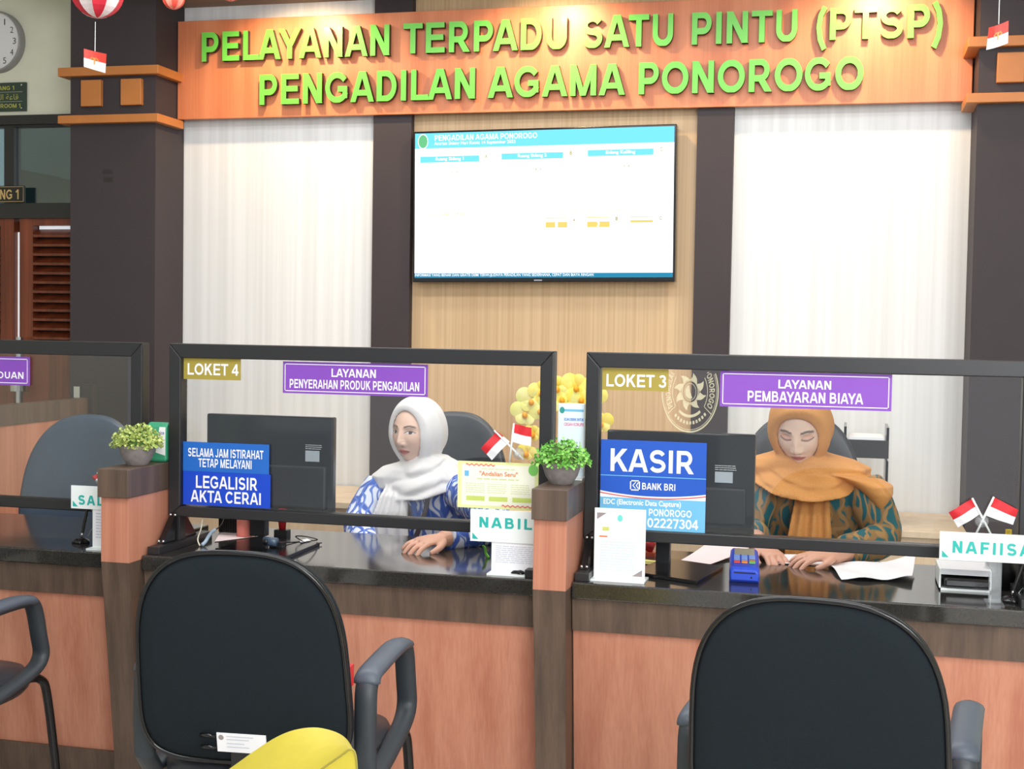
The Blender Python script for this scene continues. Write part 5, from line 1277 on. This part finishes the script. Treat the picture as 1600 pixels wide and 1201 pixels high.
def batik(name, base, line, line2, scale, w=.16, dist=.6):
    m = bpy.data.materials.new(name); m.use_nodes = True; nt = m.node_tree; b = nt.nodes['Principled BSDF']; L = nt.links.new; co = mapped(nt)
    nz = nt.nodes.new('ShaderNodeTexNoise'); nz.inputs['Scale'].default_value = 9; nz.inputs['Detail'].default_value = 2; L(co, nz.inputs[0])
    ma = nt.nodes.new('ShaderNodeVectorMath'); ma.operation = 'MULTIPLY_ADD'; L(nz.outputs['Color'], ma.inputs[0]); ma.inputs[1].default_value = (dist*.1,)*3; L(co, ma.inputs[2])
    vo = nt.nodes.new('ShaderNodeTexVoronoi'); vo.feature = 'DISTANCE_TO_EDGE'; vo.inputs['Scale'].default_value = scale; mp = nt.nodes.new('ShaderNodeMapping'); mp.inputs['Scale'].default_value = (1.4, 1.4, .6); L(ma.outputs[0], mp.inputs[0]); L(mp.outputs[0], vo.inputs[0])
    r = nt.nodes.new('ShaderNodeValToRGB'); r.color_ramp.elements[0].position = w; r.color_ramp.elements[1].position = w+.05; r.color_ramp.elements[0].color = srgb(line); r.color_ramp.elements[1].color = srgb(base); L(vo.outputs['Distance'], r.inputs[0])
    wv = nt.nodes.new('ShaderNodeTexWave'); wv.inputs['Scale'].default_value = 9; wv.inputs['Distortion'].default_value = 9; wv.inputs['Detail'].default_value = 1; wv.inputs['Detail Scale'].default_value = 1.5; L(ma.outputs[0], wv.inputs[0])
    r2 = nt.nodes.new('ShaderNodeValToRGB'); r2.color_ramp.elements[0].position = .80; r2.color_ramp.elements[1].position = .88; r2.color_ramp.elements[0].color = (0, 0, 0, 1); r2.color_ramp.elements[1].color = (1, 1, 1, 1); L(wv.outputs[0], r2.inputs[0])
    mx = nt.nodes.new('ShaderNodeMix'); mx.data_type = 'RGBA'; L(r2.outputs[0], mx.inputs[0]); L(r.outputs[0], mx.inputs[6]); mx.inputs[7].default_value = srgb(line2); L(mx.outputs[2], b.inputs['Base Color'])
    b.inputs['Roughness'].default_value = .75; return m
M_bat4 = batik('blue_white_batik', (226, 230, 244), (66, 98, 186), (96, 128, 206), 14, .075)
bl = MB(); bl.rings([ell_ring(c, rx, ry) for c, rx, ry in torso4])
bl.tube(smoothpath([sR, eR, wR], 6), np.interp(np.linspace(0, 2, 13), [0, .3, 1, 2], [.066, .066, .056, .046]), 16)
bl.tube(smoothpath([sL, eL, wL+(eL-wL)*.10], 6), np.interp(np.linspace(0, 2, 13), [0, .3, 1, 2], [.066, .066, .052, .038]), 16)
link('blouse', remesh(bl, .006, 5), M_bat4, p4, smooth=True)
hj = MB(); hood(hj, fr4, off=.016, bottom=72, side=51, top=46, back=1.18)
nk = np.array([hc[0]+.026, 4.462, zs])
hj.rings([ell_ring((nk[0]-.02, 4.455, zs-.02), .12, .07, 40, 2.2, fold), ell_ring((nk[0]-.018, 4.455, zs+.0), .172, .095, 40, 2.4, fold), ell_ring((nk[0]-.015, 4.455, zs+.04), .182, .106, 40, 2.3, fold), ell_ring((nk[0]-.012, 4.458, zs+.07), .145, .104, 40, 2.1), ell_ring((nk[0]-.004, 4.46, zs+.09), .085, .085, 40, 2), ell_ring((nk[0]-.006, 4.455, zs+.125), .050, .055, 40, 2)])
cowl(hj, nk, (.068, .150), (.092, .146), (.064, .105), .115, -.030, .06, 2.4, .011, .1, .34, .020)
tl = at(604, 800, 4.32)
tail = []
for k in range(7):
    t = k/6; z = zs+.035-.33*t; xw = .040+.026*min(1, t*2.2); xc = tl[0]+.026-.026*min(1, t*2.2)+.012*t; yy = (4.385, 4.334, 4.320, 4.322, 4.324, 4.326, 4.328)[k]
    tail.append([(xc-xw+2*xw*i/12, yy+.008*math.sin(i*1.7)-(.012 if 0 else 0), z) for i in range(13)]+[(xc+xw-2*xw*i/12, yy+.018+.008*math.sin((12-i)*1.7), z) for i in range(13)])
hj.rings(tail)
M_hj4 = cloth_mat('white_hijab_cloth', (236, 232, 230), (228, 224, 224))
link('hijab', remesh(hj, .0042, 4), M_hj4, p4, smooth=True)
ly = MB()
for pts in ([(632, 783), (640, 800), (634, 835)], [(668, 778), (664, 800), (650, 838)]):
    q = [at(a, b, 4.345) for a, b in pts]; ly.tube(smoothpath(q), .0085, 8, flat=(.25, 1), up=(0, 1, 0))
link('lanyard', ly, mat('brown_lanyard', (76, 62, 66), .6), p4)
def lower_body(parent, cx_, yh, ykn, m, shoe):
    sk = MB()
    for sx in (-1, 1):
        sk.tube(smoothpath([(cx_+sx*.06, yh+.02, .53), (cx_+sx*.09, yh-.12, .545), (cx_+sx*.10, ykn, .52), (cx_+sx*.10, ykn-.02, .40), (cx_+sx*.10, ykn+.04, .08)], 5), np.interp(np.linspace(0, 4, 21), range(5), [.09, .085, .07, .058, .05]), 14)
    link('trousers', remesh(sk, .012, 3), m, parent, smooth=True)
    for sx in (-1, 1): link('shoe', MB().ball((cx_+sx*.10, ykn-.02, .04), (.045, .115, .04), 16, 10), shoe, parent, smooth=True)
lower_body(p4, cx_, 4.50, 4.12, mat('navy_trousers', (40, 44, 66), .8), M_black)

# ---- clerk with ochre hijab (right counter)
hc = at(1251, 667, 4.2)
sR, sL = at(1200, 750, 4.27), at(1346, 753, 4.27); zs = (sR[2]+sL[2])/2; sR[2] = sL[2] = zs
cx_ = (sR[0]+sL[0])/2
eR = at(1172, 828, 4.22); eR[2] = ZT+.06; wR = atz(1192, 856, ZT+.03)
eL = at(1378, 850, 4.20); eL[2] = ZT+.055; wL = atz(1300, 868, ZT+.028)
torso3 = [((cx_, 4.48, .47), .165, .12), ((cx_, 4.45, .60), .155, .115), ((cx_, 4.36, .78), .168, .112), ((cx_, 4.30, zs-.03), .175, .095), ((cx_, 4.28, zs+.02), .12, .075), ((cx_, 4.27, zs+.05), .055, .055)]
k3 = atz(1262, 874, ZT+.02)
p3, fr3 = build_person('seated woman in ochre hijab and teal batik blouse, looking down at papers', hc, (-.10, -.92, -.42), 1.04, 0, True, (236, 202, 182), (186, 88, 82),
    [(sR, eR, wR), (sL, eL, wL)], torso3, [(wL, np.array([k3[0]-wL[0], k3[1]-wL[1], -.004]), (0, -.15, 1), -1, .42, .95, .2), (wR, (.35, -.6, -.15), (0, 0, 1), 1, .5, .95)], (cx_, 4.45, 0))
M_bat3 = batik('teal_gold_batik', (22, 96, 106), (146, 110, 66), (166, 128, 80), 13, .065)
bl = MB(); bl.rings([ell_ring(c, rx, ry) for c, rx, ry in torso3])
bl.tube(smoothpath([sR, eR, eR*.5+wR*.5], 6), np.interp(np.linspace(0, 2, 13), [0, .3, 1, 2], [.066, .066, .056, .046]), 16)
bl.tube(smoothpath([sL, eL, wL+(eL-wL)*.25], 6), np.interp(np.linspace(0, 2, 13), [0, .3, 1, 2], [.066, .068, .058, .046]), 16)
link('blouse', remesh(bl, .006, 5), M_bat3, p3, smooth=True)
hj = MB(); hood(hj, fr3, off=.016, side=50, top=38, bottom=70)
nk = np.array([hc[0]+.0, 4.255, zs])
hj.rings([ell_ring((nk[0]+.015, 4.29, zs-.02), .14, .075, 40, 2.3, fold), ell_ring((nk[0]+.018, 4.287, zs+.0), .185, .10, 40, 2.3, fold), ell_ring((nk[0]+.018, 4.285, zs+.045), .195, .110, 40, 2.3, fold), ell_ring((nk[0]+.01, 4.275, zs+.07), .155, .104, 40, 2.1), ell_ring((nk[0], 4.265, zs+.09), .085, .085, 40, 2), ell_ring((nk[0], 4.265, zs+.12), .05, .055, 40, 2)])
cowl(hj, nk+np.array([.01, 0, 0]), (.070, .165), (.060, .146), (.064, .105), .066, -.045, .05, 2.5, .011, .45, -.38, -.012)
# long corner over her left shoulder
tp3 = at(1376, 795, 4.19)
A = np.array([sL[0]-.06, 4.255, zs+.03]); B = np.array([tp3[0], 4.19, tp3[2]])
hj.rings([[tuple(np.array(q)*np.array([1, 1, 1])) for q in ell_ring(tuple(A*(1-t)+B*t+np.array([.035*math.sin(PI*t), 0, .02*math.sin(PI*t)])), a, b, 24, 2)] for t, a, b in ((0, .055, .085), (.25, .064, .088), (.5, .060, .08), (.72, .042, .06), (.9, .020, .03), (1, .006, .008))])
tail = []
for k in range(7):
    t = k/6; z = zs-.05-.24*t; xw = .052+.030*t; xc = at(1268, 800, 4.15)[0]-.008*t; yy = (4.20, 4.155, 4.148, 4.150, 4.153, 4.156, 4.16)[k]
    tail.append([(xc-xw+2*xw*i/14, yy+.010*math.sin(i*1.35), z) for i in range(15)]+[(xc+xw-2*xw*i/14, yy+.018+.010*math.sin((14-i)*1.35), z) for i in range(15)])
hj.rings(tail)
link('hijab', remesh(hj, .0042, 4), cloth_mat('ochre_hijab_cloth', (220, 156, 88), (206, 140, 74)), p3, smooth=True)
lower_body(p3, cx_, 4.47, 4.10, mat('black_trousers', (34, 34, 38), .8), M_black)
for o_ in bpy.data.objects:
    if '_w' in o_: del o_['_w']
